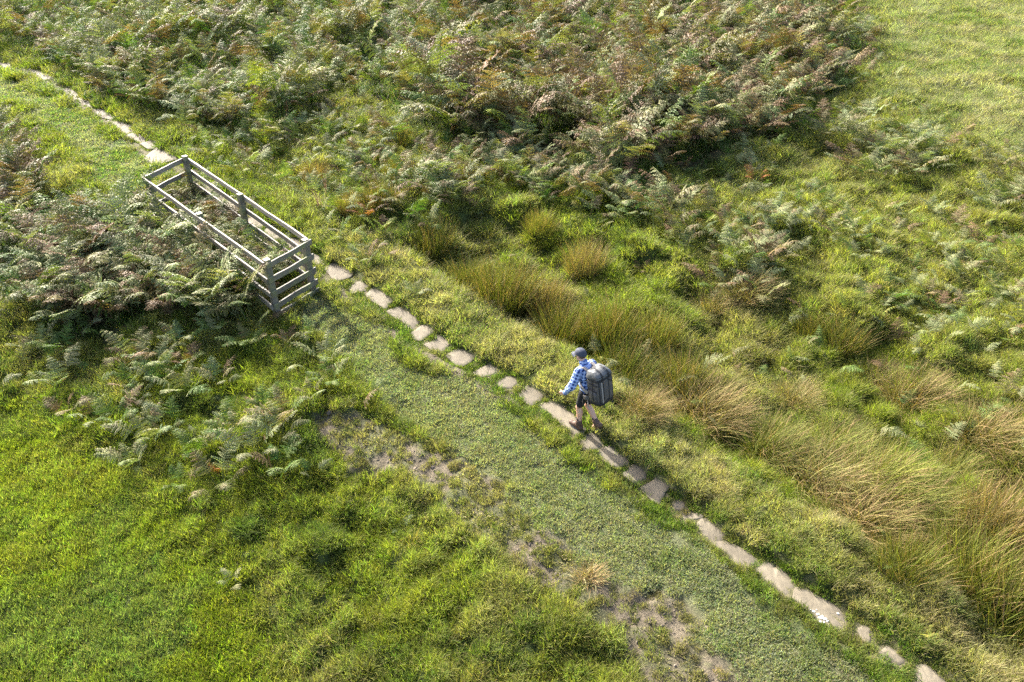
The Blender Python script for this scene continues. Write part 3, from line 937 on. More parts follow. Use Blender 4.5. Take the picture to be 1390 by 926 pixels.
PLACED = []
ANCHORS = {
 'ferns in the thicket beside the pen': [(50, 335, 'at the far left tip of the pen thicket'), (130, 305, 'in the pen thicket beside the upper turf strip'), (215, 320, 'touching the far corner of the pen'),
    (280, 370, 'against the middle of the near pen rails'), (335, 415, 'against the near corner post of the pen'), (130, 375, 'in the middle of the pen thicket'), (65, 420, 'at the lower left edge of the pen thicket'),
    (150, 430, 'at the lower edge of the pen thicket'), (240, 415, 'low in the thicket below the pen middle'), (200, 370, 'halfway from thicket middle to pen')],
 'ferns in the left edge thicket': [(-20, 165, 'at the top of the left edge thicket'), (70, 220, 'on the turf side of the left edge thicket'), (5, 230, 'in the middle of the left edge thicket'), (10, 310, 'at the foot of the left edge thicket')],
 'ferns inside the pen': [(245, 285, 'inside the pen by its far end'), (310, 335, 'inside the pen by the middle posts'), (375, 390, 'inside the pen by its near end')],
 'ferns scattered below the thicket': [(80, 470, 'at the left end of the ferns below the thicket'), (170, 490, 'in shaded grass left below the thicket'), (260, 480, 'in shaded grass straight below the thicket'),
    (350, 490, 'in grass below the near corner of the pen'), (380, 560, 'by the upper left end of the bare earth'), (290, 570, 'in grass just above the rust-orange fern'), (200, 580, 'in grass left of the rust-orange fern'), (335, 625, 'in grass right of the rust-orange fern')],
 'ferns along the far stretch of path': [(40, 62, 'at the far end of the path bank'), (110, 100, 'in the path bank near its far end'), (180, 135, 'in the path bank opposite the turf strip'), (250, 155, 'in the path bank short of the pen'), (320, 170, 'at the pen end of the path bank')],
 'ferns scattered in the hollow': [(300, 225, 'beside the path behind the pen'), (380, 215, 'in the hollow behind the pen'), (430, 285, 'by the tall reddish dock stalks'), (510, 335, 'by the withered clump past the pen'), (480, 165, 'at the top of the grassy hollow'),
    (560, 230, 'around the bright yellow-green tussock'), (600, 300, 'in the hollow above the dark rushes'), (690, 240, 'in the hollow under the pale fern fringe'), (790, 300, 'in the hollow above the pale feathery tussock'), (860, 300, 'at the right end of the grassy hollow')],
 'ferns in the pale fringe': [(620, 210, 'at the left end of the pale fringe'), (700, 230, 'in the middle of the pale fringe'), (780, 260, 'right of the middle of the pale fringe'), (850, 290, 'at the right end of the pale fringe')],
 'ferns in the bushy clump': [(970, 340, 'on the left of the bushy clump by the pale tussock'), (1040, 320, 'at the top of the bushy clump by the pale tussock'), (1040, 390, 'at the foot of the bushy clump by the pale tussock')],
 'ferns in the outlying clump': [(1130, 200, 'on the left of the clump by the pale meadow'), (1200, 185, 'at the top of the clump by the pale meadow'), (1250, 230, 'on the right of the clump by the pale meadow'), (1180, 245, 'at the foot of the clump by the pale meadow')],
 'ferns in the right edge clump': [(1345, 260, 'on the left of the clump at the right edge'), (1400, 250, 'cut by the right edge of the photo'), (1370, 300, 'at the foot of the clump at the right edge')],
 'ferns scattered on the right slope': [(1110, 310, 'on the right slope near the bushy clump'), (1200, 300, 'on the right slope under the meadow clump'), (1310, 320, 'on the right slope near the edge clump'), (1180, 390, 'low on the right slope above the olive tussock'), (1290, 410, 'in the middle of the right slope'), (1380, 420, 'on the right slope at the photo edge')],
}
def fill(P_px, count, size, nf, mix, place, group, gap=0.5, mixin=0.3):
    """countable ferns of one patch: those that look alike there share a label that names the patch and the colour"""
    P = poly(P_px)
    lo, hi = P.min(0), P.max(0)
    done = tries = 0
    while done < count and tries < 6000:
        tries += 1
        x, y = rng.uniform(lo[0], hi[0]), rng.uniform(lo[1], hi[1])
        if sd_poly(P, np.array([x]), np.array([y]))[0] < 0 or abs(sd_line(PATH, np.array([x]), np.array([y]))[0][0]) < 0.42:
            continue
        if any((x - a) ** 2 + (y - b) ** 2 < (gap * 0.5 * (1 + (y > 25))) ** 2 for a, b in PLACED):
            continue
        PLACED.append((x, y)); done += 1
        kind = pick(mix)
        adj = {'silvery': 'silvery', 'green': 'fresh green', 'yellowing': 'yellow-green', 'olive': 'dull olive', 'tan': 'withering tan', 'brown': 'withered brown', 'rusty': 'dead rusty'}[kind]
        zc = CAM_H * SP + y * CP
        qx, qy = 695 + F * x / zc, 463 - F * (y * SP - CAM_H * CP) / zc
        where = min(ANCHORS[group], key=lambda a: (a[0] - qx) ** 2 + (a[1] - qy) ** 2)[2]
        sz = rng.uniform(*size)
        q = (sz - size[0]) / (size[1] - size[0])
        fern(x, y, int(rng.integers(nf[0], nf[1] + 1)), sz, kind, '%s%s bracken fern %s' % ('tall ' if q > .66 else 'low ' if q < .33 else '', adj, where), group, mixin)
    return done

# single ferns one can point at
SINGLE = [
    (300, 645, 4, .42, 'rusty', 'bright rust-orange dead fern alone in the green grass left of the earth patch', 0),
    (445, 500, 7, .78, 'silvery', 'bushy silvery fern with brown lower fronds near the near corner of the pen', .3),
    (425, 545, 5, .6, 'olive', 'olive fern just below the bushy silvery fern near the pen corner', .3),
    (543, 720, 2, .34, 'silvery', 'tiny pale fern frond alone in rough grass below the earth patch', 0),
    (318, 795, 4, .42, 'silvery', 'small silvery fern beside a dark hollow in the lower left grass', .1),
    (424, 650, 3, .45, 'silvery', 'pale green fern at the left end of the bare earth patches', .1),
    (565, 405, 5, .55, 'silvery', 'pale silvery fern growing right beside the path slabs past the pen', 0),
    (498, 362, 8, .75, 'brown', 'brown withered fern clump overhanging the path just past the pen', .3),
    (508, 345, 5, .7, 'tan', 'pale tan fern behind the brown withered clump past the pen', .3),
    (873, 372, 5, .5, 'brown', 'dark purplish brown dead fern lying in green grass above the hiker', 0),
    (1027, 250, 4, .75, 'rusty', 'pinkish brown dead fern standing against the dark edge of the thicket', .1),
    (985, 315, 7, .8, 'tan', 'tan fern at the left of the bushy clump above the pale grass tussock', .3),
    (1195, 772, 2, .3, 'green', 'small bright green fern on the verge edge beside the bent rushes', 0),
    (1250, 865, 4, .32, 'yellowing', 'small yellow-green fern at the verge edge in the lower right', 0),
    (905, 590, 0, .3, 'green', '', 0),
    (700, 178, 7, .85, 'silvery', '', 0),
]
for px, py, n, s, kd, lab, mx in SINGLE:
    if not lab:
        continue
    x, y, _ = W(px, py)
    PLACED.append((float(x[0]), float(y[0])))
    fern(float(x[0]), float(y[0]), n, s, kd, lab, None, mx)

fill([(20, 365), (55, 340), (110, 312), (180, 322), (230, 334), (287, 366), (335, 400), (350, 428), (300, 436), (230, 422), (170, 435), (110, 450), (70, 425), (35, 400)],
     60, (1.2, 1.7), (8, 10), {'silvery': 5, 'green': 1.8, 'olive': 2.0, 'brown': .7, 'tan': .6}, 'in the thicket pressing against the near side of the wooden pen', 'ferns in the thicket beside the pen', 0.55)
fill([(-60, 165), (0, 180), (36, 220), (52, 262), (58, 300), (30, 338), (-10, 350), (-60, 355)],
     34, (1.25, 1.65), (8, 10), {'brown': 4, 'tan': 3, 'olive': 3, 'silvery': 1.2}, 'in the brownish thicket at the left photo edge', 'ferns in the left edge thicket', 0.6, 0.4)
fill([(226, 283), (262, 268), (395, 385), (372, 410)], 22, (0.85, 1.15), (7, 9), {'silvery': 3, 'olive': 2, 'brown': 1}, 'growing inside the wooden pen', 'ferns inside the pen', 0.3)
fill([(40, 440), (110, 470), (200, 445), (300, 450), (360, 450), (470, 500), (430, 570), (380, 630), (280, 650), (180, 610), (110, 560), (40, 500)],
     32, (0.55, 0.95), (5, 8), {'silvery': 5, 'green': 2.5, 'brown': 1, 'tan': .6, 'yellowing': .6, 'rusty': .15}, 'scattered in the shaded grass below the pen thicket', 'ferns scattered below the thicket', 0.75)
fill([(20, 62), (75, 86), (118, 112), (160, 137), (200, 157), (245, 170), (290, 182), (340, 178), (310, 150), (240, 135), (150, 95), (80, 60), (30, 40)],
     36, (1.2, 1.6), (8, 10), {'silvery': 4, 'tan': 2, 'brown': 1.5, 'green': 2, 'yellowing': 1.2}, 'in the bank along the far stretch of path', 'ferns along the far stretch of path', 0.6)
fill([(270, 205), (440, 172), (480, 130), (520, 165), (600, 215), (700, 220), (860, 275), (880, 330), (820, 320), (640, 290), (560, 360), (500, 340), (430, 300), (350, 262), (300, 232)],
     52, (0.7, 1.15), (5, 8), {'silvery': 5, 'green': 2.5, 'yellowing': 1.4, 'tan': 1, 'brown': 1, 'rusty': .3}, 'scattered in the grassy hollow between path and dense thicket', 'ferns scattered in the hollow', 0.7)
fill([(600, 215), (660, 200), (700, 205), (760, 235), (850, 268), (870, 320), (800, 290), (700, 260)],
     20, (0.9, 1.2), (6, 8), {'silvery': 6, 'green': 1.5}, 'in the pale fringe below the dense brown thicket', 'ferns in the pale fringe', 0.6)
fill([(965, 395), (960, 330), (1000, 305), (1050, 310), (1085, 345), (1080, 400), (1030, 420)],
     15, (0.85, 1.15), (6, 8), {'silvery': 3, 'olive': 2, 'tan': 1.5, 'brown': .6}, 'in the bushy clump behind the pale grass tussock', 'ferns in the bushy clump', 0.6)
fill([(1115, 200), (1150, 165), (1210, 170), (1265, 205), (1270, 240), (1230, 255), (1160, 245)],
     20, (0.95, 1.3), (7, 9), {'silvery': 4, 'olive': 2, 'green': 1, 'brown': .5}, 'in the outlying clump beside the pale meadow', 'ferns in the outlying clump', 0.8)
fill([(1320, 300), (1335, 245), (1390, 225), (1440, 240), (1440, 310), (1390, 315)],
     13, (0.95, 1.3), (7, 9), {'silvery': 4, 'olive': 1.5, 'yellowing': .6}, 'in the clump at the right photo edge', 'ferns in the right edge clump', 0.8)
fill([(1080, 290), (1180, 270), (1300, 290), (1390, 340), (1390, 470), (1290, 450), (1150, 400), (1090, 350)],
     34, (0.5, 0.9), (4, 6), {'silvery': 4, 'green': 1.5, 'brown': 1, 'tan': 1, 'yellowing': 1}, 'scattered over the rough slope on the right', 'ferns scattered on the right slope', 0.7)

def build_bracken_mass():
    """the dense thicket: fronds past counting"""
    g = np.random.default_rng(21)
    x, y, k = candidates(14, y0=13, y1=63, fall=False, seed=80)
    z = zones(x, y)
    cover = np.maximum(sstep(0.2, 0.8, z['bank']), 0.6 * z['mid'] * (y > 17.5) * sstep(-0.45, 0.25, fbm(x, y, 2.0, 99, 2)))
    keep = (g.uniform(0, 1, len(x)) < cover) & (np.abs(z['sd']) > 0.55) & (g.uniform(0, 1, len(x)) < np.where(y > 34, 0.62, 1.0))
    x, y = x[keep], y[keep]
    z = zones(x, y)
    # the hand-placed thickets already carry their ferns
    thin = (sd_poly(BANK_L2, x, y) > -0.2) & (g.uniform(0, 1, len(x)) < 0.55)
    x, y = x[~thin], y[~thin]
    gapn = fbm(x, y, 1.15, 97, 2)
    kk = g.uniform(0, 1, len(x)) < 0.08 + 0.92 * sstep(-0.5, 0.0, gapn)
    x, y = x[kk], y[kk]
    h = height(x, y)
    n = len(x)
    top = 1.22 + 0.75 * fbm(x, y, 1.7, 91, 2)
    px = 695 + F * x / (y * CP + CAM_H * SP)
    right = sstep(430, 620, px)
    b = fbm(x, y, 3.2, 92, 2)
    probs = {'silvery': 4.2 - 1.6 * right, 'green': 1.6 - 0.9 * right, 'yellowing': (1.0 - 0.75 * right) * (1 + 2 * np.clip(b, 0, 1)), 'olive': 1.6 + 2.6 * right,
             'tan': 0.6 + 0.9 * right * (1 + np.clip(-b, 0, 1)), 'brown': 0.9 + 1.1 * right * (1 + 1.5 * np.clip(b, 0, 1))}
    ks = list(probs)
    Pm = np.stack([np.broadcast_to(probs[q], n) for q in ks], 1); Pm = np.cumsum(Pm / Pm.sum(1, keepdims=True), 1)
    ch = (g.uniform(0, 1, (n, 1)) > Pm).sum(1)
    c = np.array([PAL[q][0] for q in ks])[ch] * g.uniform(0.75, 1.25, (n, 1)) * (1 + g.normal(0, 0.06, (n, 3)))
    dry = np.clip(np.array([PAL[q][1] for q in ks])[ch] + g.normal(0, 0.1, n), 0, 1)
    s = g.uniform(0.85, 1.35, n) * top * (0.95 + 0.2 * right) * (0.58 + 0.42 * zones(x, y)['bank'])
    rot = np.stack([g.normal(0, 0.16, n), g.normal(0, 0.16, n), g.uniform(0, 6.283, n)], -1)
    o = scatter('bracken', 'frond', np.stack([x, y, h - 0.03], -1), rot, np.stack([s, s, s * g.uniform(0.95, 1.3, n)], -1),
                np.concatenate([np.clip(c, 0.01, 1), dry[:, None]], 1), g.integers(0, 1000, n), 'dense bracken thicket of green, silvery and brown fronds across the back', 'bracken')
    print('bracken fronds', n)
build_bracken_mass()

def build_undergrowth():
    """low single fronds spread through the rough ground right of the path and below the pen"""
    g = np.random.default_rng(33)
    x, y, k = candidates(9.0, y0=8, y1=50, fall=False, seed=85)
    z = zones(x, y)
    n1 = fbm(x, y, 1.8, 98, 2)
    right = (z['sd'] < -1.6) & (z['meadow'] < 0.6) & (z['bank'] < 0.4)
    p = np.where(right, 0.05 + 0.75 * sstep(0.0, 0.5, n1), 0) * (0.35 + 0.65 * sstep(14.0, 6.0, x - 0.25 * y)) * (1 - 0.65 * z['bog'])
    left = (z['sd'] > 1.0) & (z['lawn'] < 0.3) & (z['turf'] < 0.3) & (z['mud'] < 0.5) & (y > 10.5) & (y < 17)
    p = np.where(left, 0.10 + 0.4 * sstep(0.0, 0.5, n1), p)
    keep = g.uniform(0, 1, len(x)) < p
    x, y = x[keep], y[keep]; n = len(x)
    ks = ['silvery', 'green', 'yellowing', 'olive', 'tan', 'brown', 'rusty']
    ch = g.choice(7, n, p=np.array([4.5, 2.2, 1.2, 1.2, .7, .5, 0]) / 10.3)
    c = np.array([PAL[q][0] for q in ks])[ch] * g.uniform(0.75, 1.2, (n, 1))
    s = g.uniform(0.4, 0.9, n)
    rot = np.stack([g.normal(0, 0.2, n), g.normal(0, 0.2, n), g.uniform(0, 6.283, n)], -1)
    scatter('undergrowth', 'frond', np.stack([x, y, height(x, y) - 0.02], -1), rot, np.stack([s, s, s * g.uniform(0.7, 1.1, n)], -1),
            np.concatenate([c, np.array([PAL[q][1] for q in ks])[ch][:, None]], 1), g.integers(0, 1000, n), 'low young fern fronds spread through the rough grass', 'undergrowth')
    print('undergrowth', n)
    # clods and small stones on the bare earth
    cl = []
    for i in range(5):
        bm = bmesh.new(); bmesh.ops.create_icosphere(bm, subdivisions=1, radius=1)
        for v in bm.verts: v.co *= g.uniform(0.6, 1.2); v.co.z *= 0.7
        me = bpy.data.meshes.new('clod'); bm.to_mesh(me); bm.free(); cl.append(me)
    m, nt, out = new_mat('dry_earth')
    a = N(nt, 'ShaderNodeAttribute', attribute_name='tint', attribute_type='INSTANCER')
    p_ = N(nt, 'ShaderNodeBsdfPrincipled', inp={'Roughness': 0.95, 'Specular IOR Level': 0.1}); nt.links.new(a.outputs['Color'], p_.inputs['Base Color']); nt.links.new(p_.outputs[0], out.inputs[0])
    source('clod', cl, m, 'clod')
    x, y, k = candidates(150, y0=5.2, y1=18, fall=True, seed=87)
    near = (sd_poly(MUD, x, y) > -0.5) | (np.abs(sd_line(DIRT_LINE, x, y)[0]) < 0.35)
    x, y = x[near], y[near]
    z = zones(x, y)
    keep = g.uniform(0, 1, len(x)) < z['bare'] * 0.9
    x, y = x[keep], y[keep]; n = len(x)
    s = np.exp(g.normal(math.log(0.013), 0.5, n))
    t = np.array([0.115, 0.096, 0.075]) * g.uniform(0.6, 1.5, (n, 1))
    scatter('clods', 'clod', np.stack([x, y, height(x, y)], -1), g.uniform(0, 6.28, (n, 3)), np.stack([s, s, s], -1), np.concatenate([t, np.ones((n, 1))], 1), g.integers(0, 99, n),
            'crumbs of dry earth and small stones on the bare patches', 'clods')
    print('clods', n)
build_undergrowth()

# ------------------------------------------------------------------ rush tussocks
RUSH = plant_mat('rush_stems', 'object', transl=0.25, rough=0.62, spec=0.1, vr=1.3, dry_col=(0.235, 0.165, 0.078), tipdry=0.36, tcol=(1.25, 1.25, 0.4))
RUSH_ME = []
for i in range(4):
    RUSH_ME.append(blade_mesh('rush_tussock', 900, 0.42, 0.55, 1.0, 0.5, 0.5, 0.0095, 400 + i, 5, bias=(0.05, 0)))       # upright
for i in range(4):
    RUSH_ME.append(blade_mesh('rush_tussock', 950, 0.45, 0.55, 1.1, 0.65, 1.05, 0.0095, 420 + i, 6, bias=(0.26, 0)))       # blown over
for i in range(2):
    RUSH_ME.append(blade_mesh('grass_tussock', 260, 0.17, 0.25, 0.5, 0.9, 0.9, 0.010, 440 + i, 5, bias=(0.05, 0)))         # wiry straw tussock
for me in RUSH_ME:
    me.materials.append(RUSH)
OLV, PAL_S, BRN, DRK, YEL = (0.105, 0.115, 0.022, .10), (0.175, 0.16, 0.06, .28), (0.135, 0.115, 0.038, .32), (0.075, 0.088, 0.018, .04), (0.14, 0.15, 0.028, .08)
TUSS = [
    (685, 415, 1.35, 0, OLV, 'big olive rush tussock with a fern in it, between hiker and hollow'), (640, 395, 1.0, 0, DRK, 'dark olive rush tussock left of the big one with a fern'),
    (590, 345, 1.1, 0, DRK, 'dark rush tussock at the head of the wet strip, right of the withered fern'), (735, 425, 1.1, 0, BRN, 'brownish upright rush tussock right of the big olive one'),
    (795, 370, 1.0, 0, PAL_S, 'pale feathery tussock beyond the big olive rushes'), (735, 320, .85, 0, YEL, 'yellowish tussock near the top of the wet strip'),
    (760, 465, 1.15, 0, OLV, 'olive rush tussock just beyond the verge above the hiker'), (825, 465, 1.2, 0, OLV, 'olive rush tussock right behind the hat of the hiker'),
    (845, 515, 1.1, 0, DRK, 'dark rush tussock right behind the backpack'), (875, 560, .85, 6, BRN, 'straw-brown collapsed tussock to the right of the backpack'),
    (890, 470, 1.0, 0, YEL, 'yellow-green rush tussock up from the straw-brown collapsed one'), (955, 570, 1.4, 5, BRN, 'large combed-over rush tussock with bleached brown side'),
    (925, 530, 1.05, 0, OLV, 'olive rush tussock behind the combed-over one'), (1012, 405, 1.15, 4, PAL_S, 'big pale straw tussock in front of the bushy fern clump'),
    (970, 420, .85, 4, PAL_S, 'smaller pale tussock at the left foot of the big pale straw one'), (1050, 620, 1.15, 5, OLV, 'olive blown rush tussock at the verge, first of the long row'),
    (1110, 670, 1.35, 5, PAL_S, 'bleached blown rush tussock in the middle of the long row'), (1165, 720, 1.35, 6, BRN, 'brown blown rush tussock beside the small bright green fern'),
    (1130, 625, 1.2, 5, OLV, 'olive rush tussock behind the bleached one of the long row'), (1190, 665, 1.3, 4, YEL, 'yellow-green blown rush tussock behind the brown one'),
    (1245, 700, 1.2, 5, OLV, 'olive rush tussock with drooping tips over a dark gap'), (1230, 780, .9, 1, OLV, 'small upright rush tussock at the verge edge near the small yellow-green fern'),
    (1310, 790, 1.3, 1, YEL, 'tall yellow-olive rush tussock in the lower right'), (1360, 840, 1.3, 2, OLV, 'tall olive rush tussock nearest the lower right corner'),
    (1345, 725, 1.25, 3, BRN, 'brownish upright rush tussock up from the tall yellow-olive one'), (1395, 770, 1.25, 5, OLV, 'olive rush tussock cut by the right photo edge, lower one'),
    (1240, 550, 1.2, 5, BRN, 'straw-tipped blown tussock alone on the right, middle height'), (1190, 530, .95, 4, PAL_S, 'pale tussock left of the straw-tipped one on the right'),
    (1140, 470, 1.05, 0, OLV, 'olive rush tussock on the right slope below the scattered ferns'), (1100, 455, .8, 0, YEL, 'small yellow-green tussock left of the olive one on the right slope'),
    (1340, 600, 1.2, 6, BRN, 'brown blown tussock near the right photo edge'), (1390, 640, 1.1, 5, YEL, 'yellow-green tussock cut by the right photo edge, upper one'),
    (1080, 550, .85, 7, PAL_S, 'pale tumbled tussock in the bright grass between the rush rows'), (1290, 650, 1.0, 4, YEL, 'yellow-green tussock between the olive drooping one and the brown one'),
    (545, 205, 1.0, 0, YEL, 'bright yellow-green rush tussock in the hollow below the thicket'), (515, 285, .95, 1, OLV, 'olive rush tussock in the hollow above the withered fern'),
    (545, 245, .9, 2, OLV, 'olive rush tussock below the bright yellow-green one in the hollow'), (480, 290, .75, 1, BRN, 'brown stalky tussock in the hollow nearest the pen'),
    (430, 250, .8, 2, BRN, 'brown stalky tussock beside tall reddish seed stalks'), (300, 165, .9, 1, OLV, 'olive tussock at the thicket edge above the pen'),
    (750, 190 + 130, .0, 0, OLV, ''), (625, 250, .8, 3, YEL, 'yellow-green tussock below the pale fern fringe'),
]
for px, py, s, v, c, lab in TUSS:
    if not lab:
        continue
    x, y, zz = W(px, py)
    o = bpy.data.objects.new('rush_tussock', RUSH_ME[v])
    COL.objects.link(o)
    o.location = (x[0], y[0], zz[0] - 0.03)
    o.rotation_euler = (rng.normal(0, .04), rng.normal(0, .04), rng.normal(-0.35, 0.25) if v >= 4 else rng.uniform(0, 6.28))
    o.scale = (s * (1.05 if v < 4 else 0.92), s * (1.05 if v < 4 else 0.92), s * ((1.25 if px < 1000 else 1.0) if v < 4 else 0.85))
    k = rng.uniform(0.88, 1.12)
    o.color = (c[0] * k, c[1] * k, c[2] * k, c[3])
    tag(o, lab, 'rush tussock', 'rush and grass tussocks')
x, y, zz = W(800, 785)
o = bpy.data.objects.new('grass_tussock', RUSH_ME[8]); COL.objects.link(o)
o.location = (x[0], y[0], zz[0] - 0.02); o.color = (0.27, 0.235, 0.12, .5); o.scale = (0.95, 0.95, .9)
tag(o, 'wiry straw-coloured grass tussock alone at the edge of the bare earth', 'grass tussock')

# tall reddish seed stalks (dock) near the pen
STALK = plant_mat('dock_stalk', 'object', transl=0.1, rough=0.7, spec=0.2, dry_col=(0.2, 0.10, 0.05), tcol=(1, 1, 1))
def dock_mesh(seed):
    g = np.random.default_rng(seed)
    vs, fs, vy = [], [], []
    for st in range(4):
        a = g.uniform(0, 6.28); bx, by = 0.05 * math.cos(a), 0.05 * math.sin(a)
        hgt = g.uniform(0.75, 1.05); dx, dy = g.normal(0, .08, 2)
        for s in range(30):
            t = s / 29
            p = np.array([bx + dx * t * t, by + dy * t * t, hgt * t])
            if s < 29:
                q = np.array([bx + dx * ((s + 1) / 29) ** 2, by + dy * ((s + 1) / 29) ** 2, hgt * (s + 1) / 29])
                b = len(vs)
                for e in (p, q):
                    for w in range(3):
                        vs.append((e[0] + .005 * math.cos(w * 2.09), e[1] + .005 * math.sin(w * 2.09), e[2])); vy.append((.5, t, .5, 1))
                for w in range(3):
                    fs.append((b + w, b + (w + 1) % 3, b + 3 + (w + 1) % 3, b + 3 + w))
            if t > 0.4:
                for w in range(5):
                    aa = g.uniform(0, 6.28); l = g.uniform(.015, .035) * (1.3 - t)
                    d = np.array([math.cos(aa), math.sin(aa), g.uniform(.2, 1)]) * l
                    sd_ = np.array([-math.sin(aa), math.cos(aa), 0]) * .010
                    b = len(vs)
                    vs += [tuple(p), tuple(p + d * .5 + sd_), tuple(p + d), tuple(p + d * .5 - sd_)]; vy += [(g.uniform(), t, g.uniform(), 1)] * 4
                    fs.append((b, b + 1, b + 2, b + 3))
    me = mesh_np('dock_plant', vs, fs); set_vary(me, vy); me.materials.append(STALK)
    return me
for i, (px, py, lab) in enumerate([(447, 282, 'tall reddish dock seed stalks beside the brown stalky tussock'), (392, 168, 'reddish dock seed stalks at the thicket edge above the pen'), (437, 292, 'shorter reddish dock stalks just left of the tall ones')]):
    x, y, zz = W(px, py)
    o = bpy.data.objects.new('dock_plant', dock_mesh(500 + i)); COL.objects.link(o)
    o.location = (x[0], y[0], zz[0] - .02); o.color = (.22, .12, .055, .2); o.scale = (1, 1, (1, .9, .75)[i])
    tag(o, lab, 'dock plant')

# ------------------------------------------------------------------ the wooden pen
def wood_mat(name, lichen=0.0, dark=1.0):
    m, nt, out = new_mat(name)
    L = nt.links.new
    tc = N(nt, 'ShaderNodeTexCoord'); oi = N(nt, 'ShaderNodeObjectInfo')
    mp = N(nt, 'ShaderNodeMapping', inp={'Scale': (1.2, 22.0, 22.0)}); L(tc.outputs['Object'], mp.inputs[0])
    ofs = N(nt, 'ShaderNodeCombineXYZ'); L(math_n(nt, 'MULTIPLY', oi.outputs['Random'], 40.0), ofs.inputs[0]); L(ofs.outputs[0], mp.inputs['Location'])
    n1 = N(nt, 'ShaderNodeTexNoise', inp={'Scale': 2.2, 'Detail': 6.0, 'Roughness': 0.65, 'Distortion': 0.5}); L(mp.outputs[0], n1.inputs['Vector'])
    n2 = N(nt, 'ShaderNodeTexNoise', inp={'Scale': 4.0, 'Detail': 4.0}); L(tc.outputs['Object'], n2.inputs['Vector'])
    r = N(nt, 'ShaderNodeValToRGB'); L(n1.outputs[0], r.inputs[0])
    r.color_ramp.elements[0].position = 0.3; r.color_ramp.elements[0].color = (0.105 * dark, 0.092 * dark, 0.072 * dark, 1)
    r.color_ramp.elements[1].position = 0.68; r.color_ramp.elements[1].color = (0.23 * dark, 0.205 * dark, 0.165 * dark, 1)
    ln = N(nt, 'ShaderNodeMapRange', inp={1: 0.62 - 0.3 * lichen, 2: 0.78 - 0.2 * lichen, 3: 0.0, 4: 0.75}); L(n2.outputs[0], ln.inputs[0])
    vb = math_n(nt, 'MULTIPLY_ADD', oi.outputs['Random'], 0.5, 0.75)
    cb = N(nt, 'ShaderNodeCombineColor'); [L(vb, cb.inputs[j]) for j in range(3)]
    c = mixc(nt, ln.outputs[0], mixc(nt, 1.0, r.outputs[0], cb.outputs[0], 'MULTIPLY'), (0.15, 0.16, 0.065))
    p = N(nt, 'ShaderNodeBsdfPrincipled', inp={'Roughness': 0.62, 'Specular IOR Level': 0.45}); L(c, p.inputs['Base Color'])
    b = N(nt, 'ShaderNodeBump', inp={'Strength': 0.5, 'Distance': 0.006}); L(n1.outputs[0], b.inputs['Height']); L(b.outputs[0], p.inputs['Normal'])
    L(p.outputs[0], out.inputs[0])
    return m
WOOD, WOOD_L = wood_mat('weathered_wood'), wood_mat('weathered_wood_with_algae', 0.6, 0.72)

def board_mesh(name, length, hgt, thk, seed, segs=8, warp=0.006, ch=0.006):
    g = np.random.default_rng(seed)
    vs, fs = [], []
    prof = [(-thk / 2 + ch, -hgt / 2), (thk / 2 - ch, -hgt / 2), (thk / 2, -hgt / 2 + ch), (thk / 2, hgt / 2 - ch), (thk / 2 - ch, hgt / 2), (-thk / 2 + ch, hgt / 2), (-thk / 2, hgt / 2 - ch), (-thk / 2, -hgt / 2 + ch)]
    for s in range(segs + 1):
        x = length * (s / segs - 0.5)
        oy, oz = g.normal(0, warp, 2)
        for py, pz in prof:
            vs.append((x, py + oy + g.normal(0, .0012), pz + oz + g.normal(0, .0012)))
    for s in range(segs):
        for q in range(8):
            a, b = s * 8 + q, s * 8 + (q + 1) % 8
            fs.append((a, b, b + 8, a + 8))
    fs.append(tuple(range(7, -1, -1))); fs.append(tuple(segs * 8 + q for q in range(8)))
    return mesh_np(name, vs, fs)

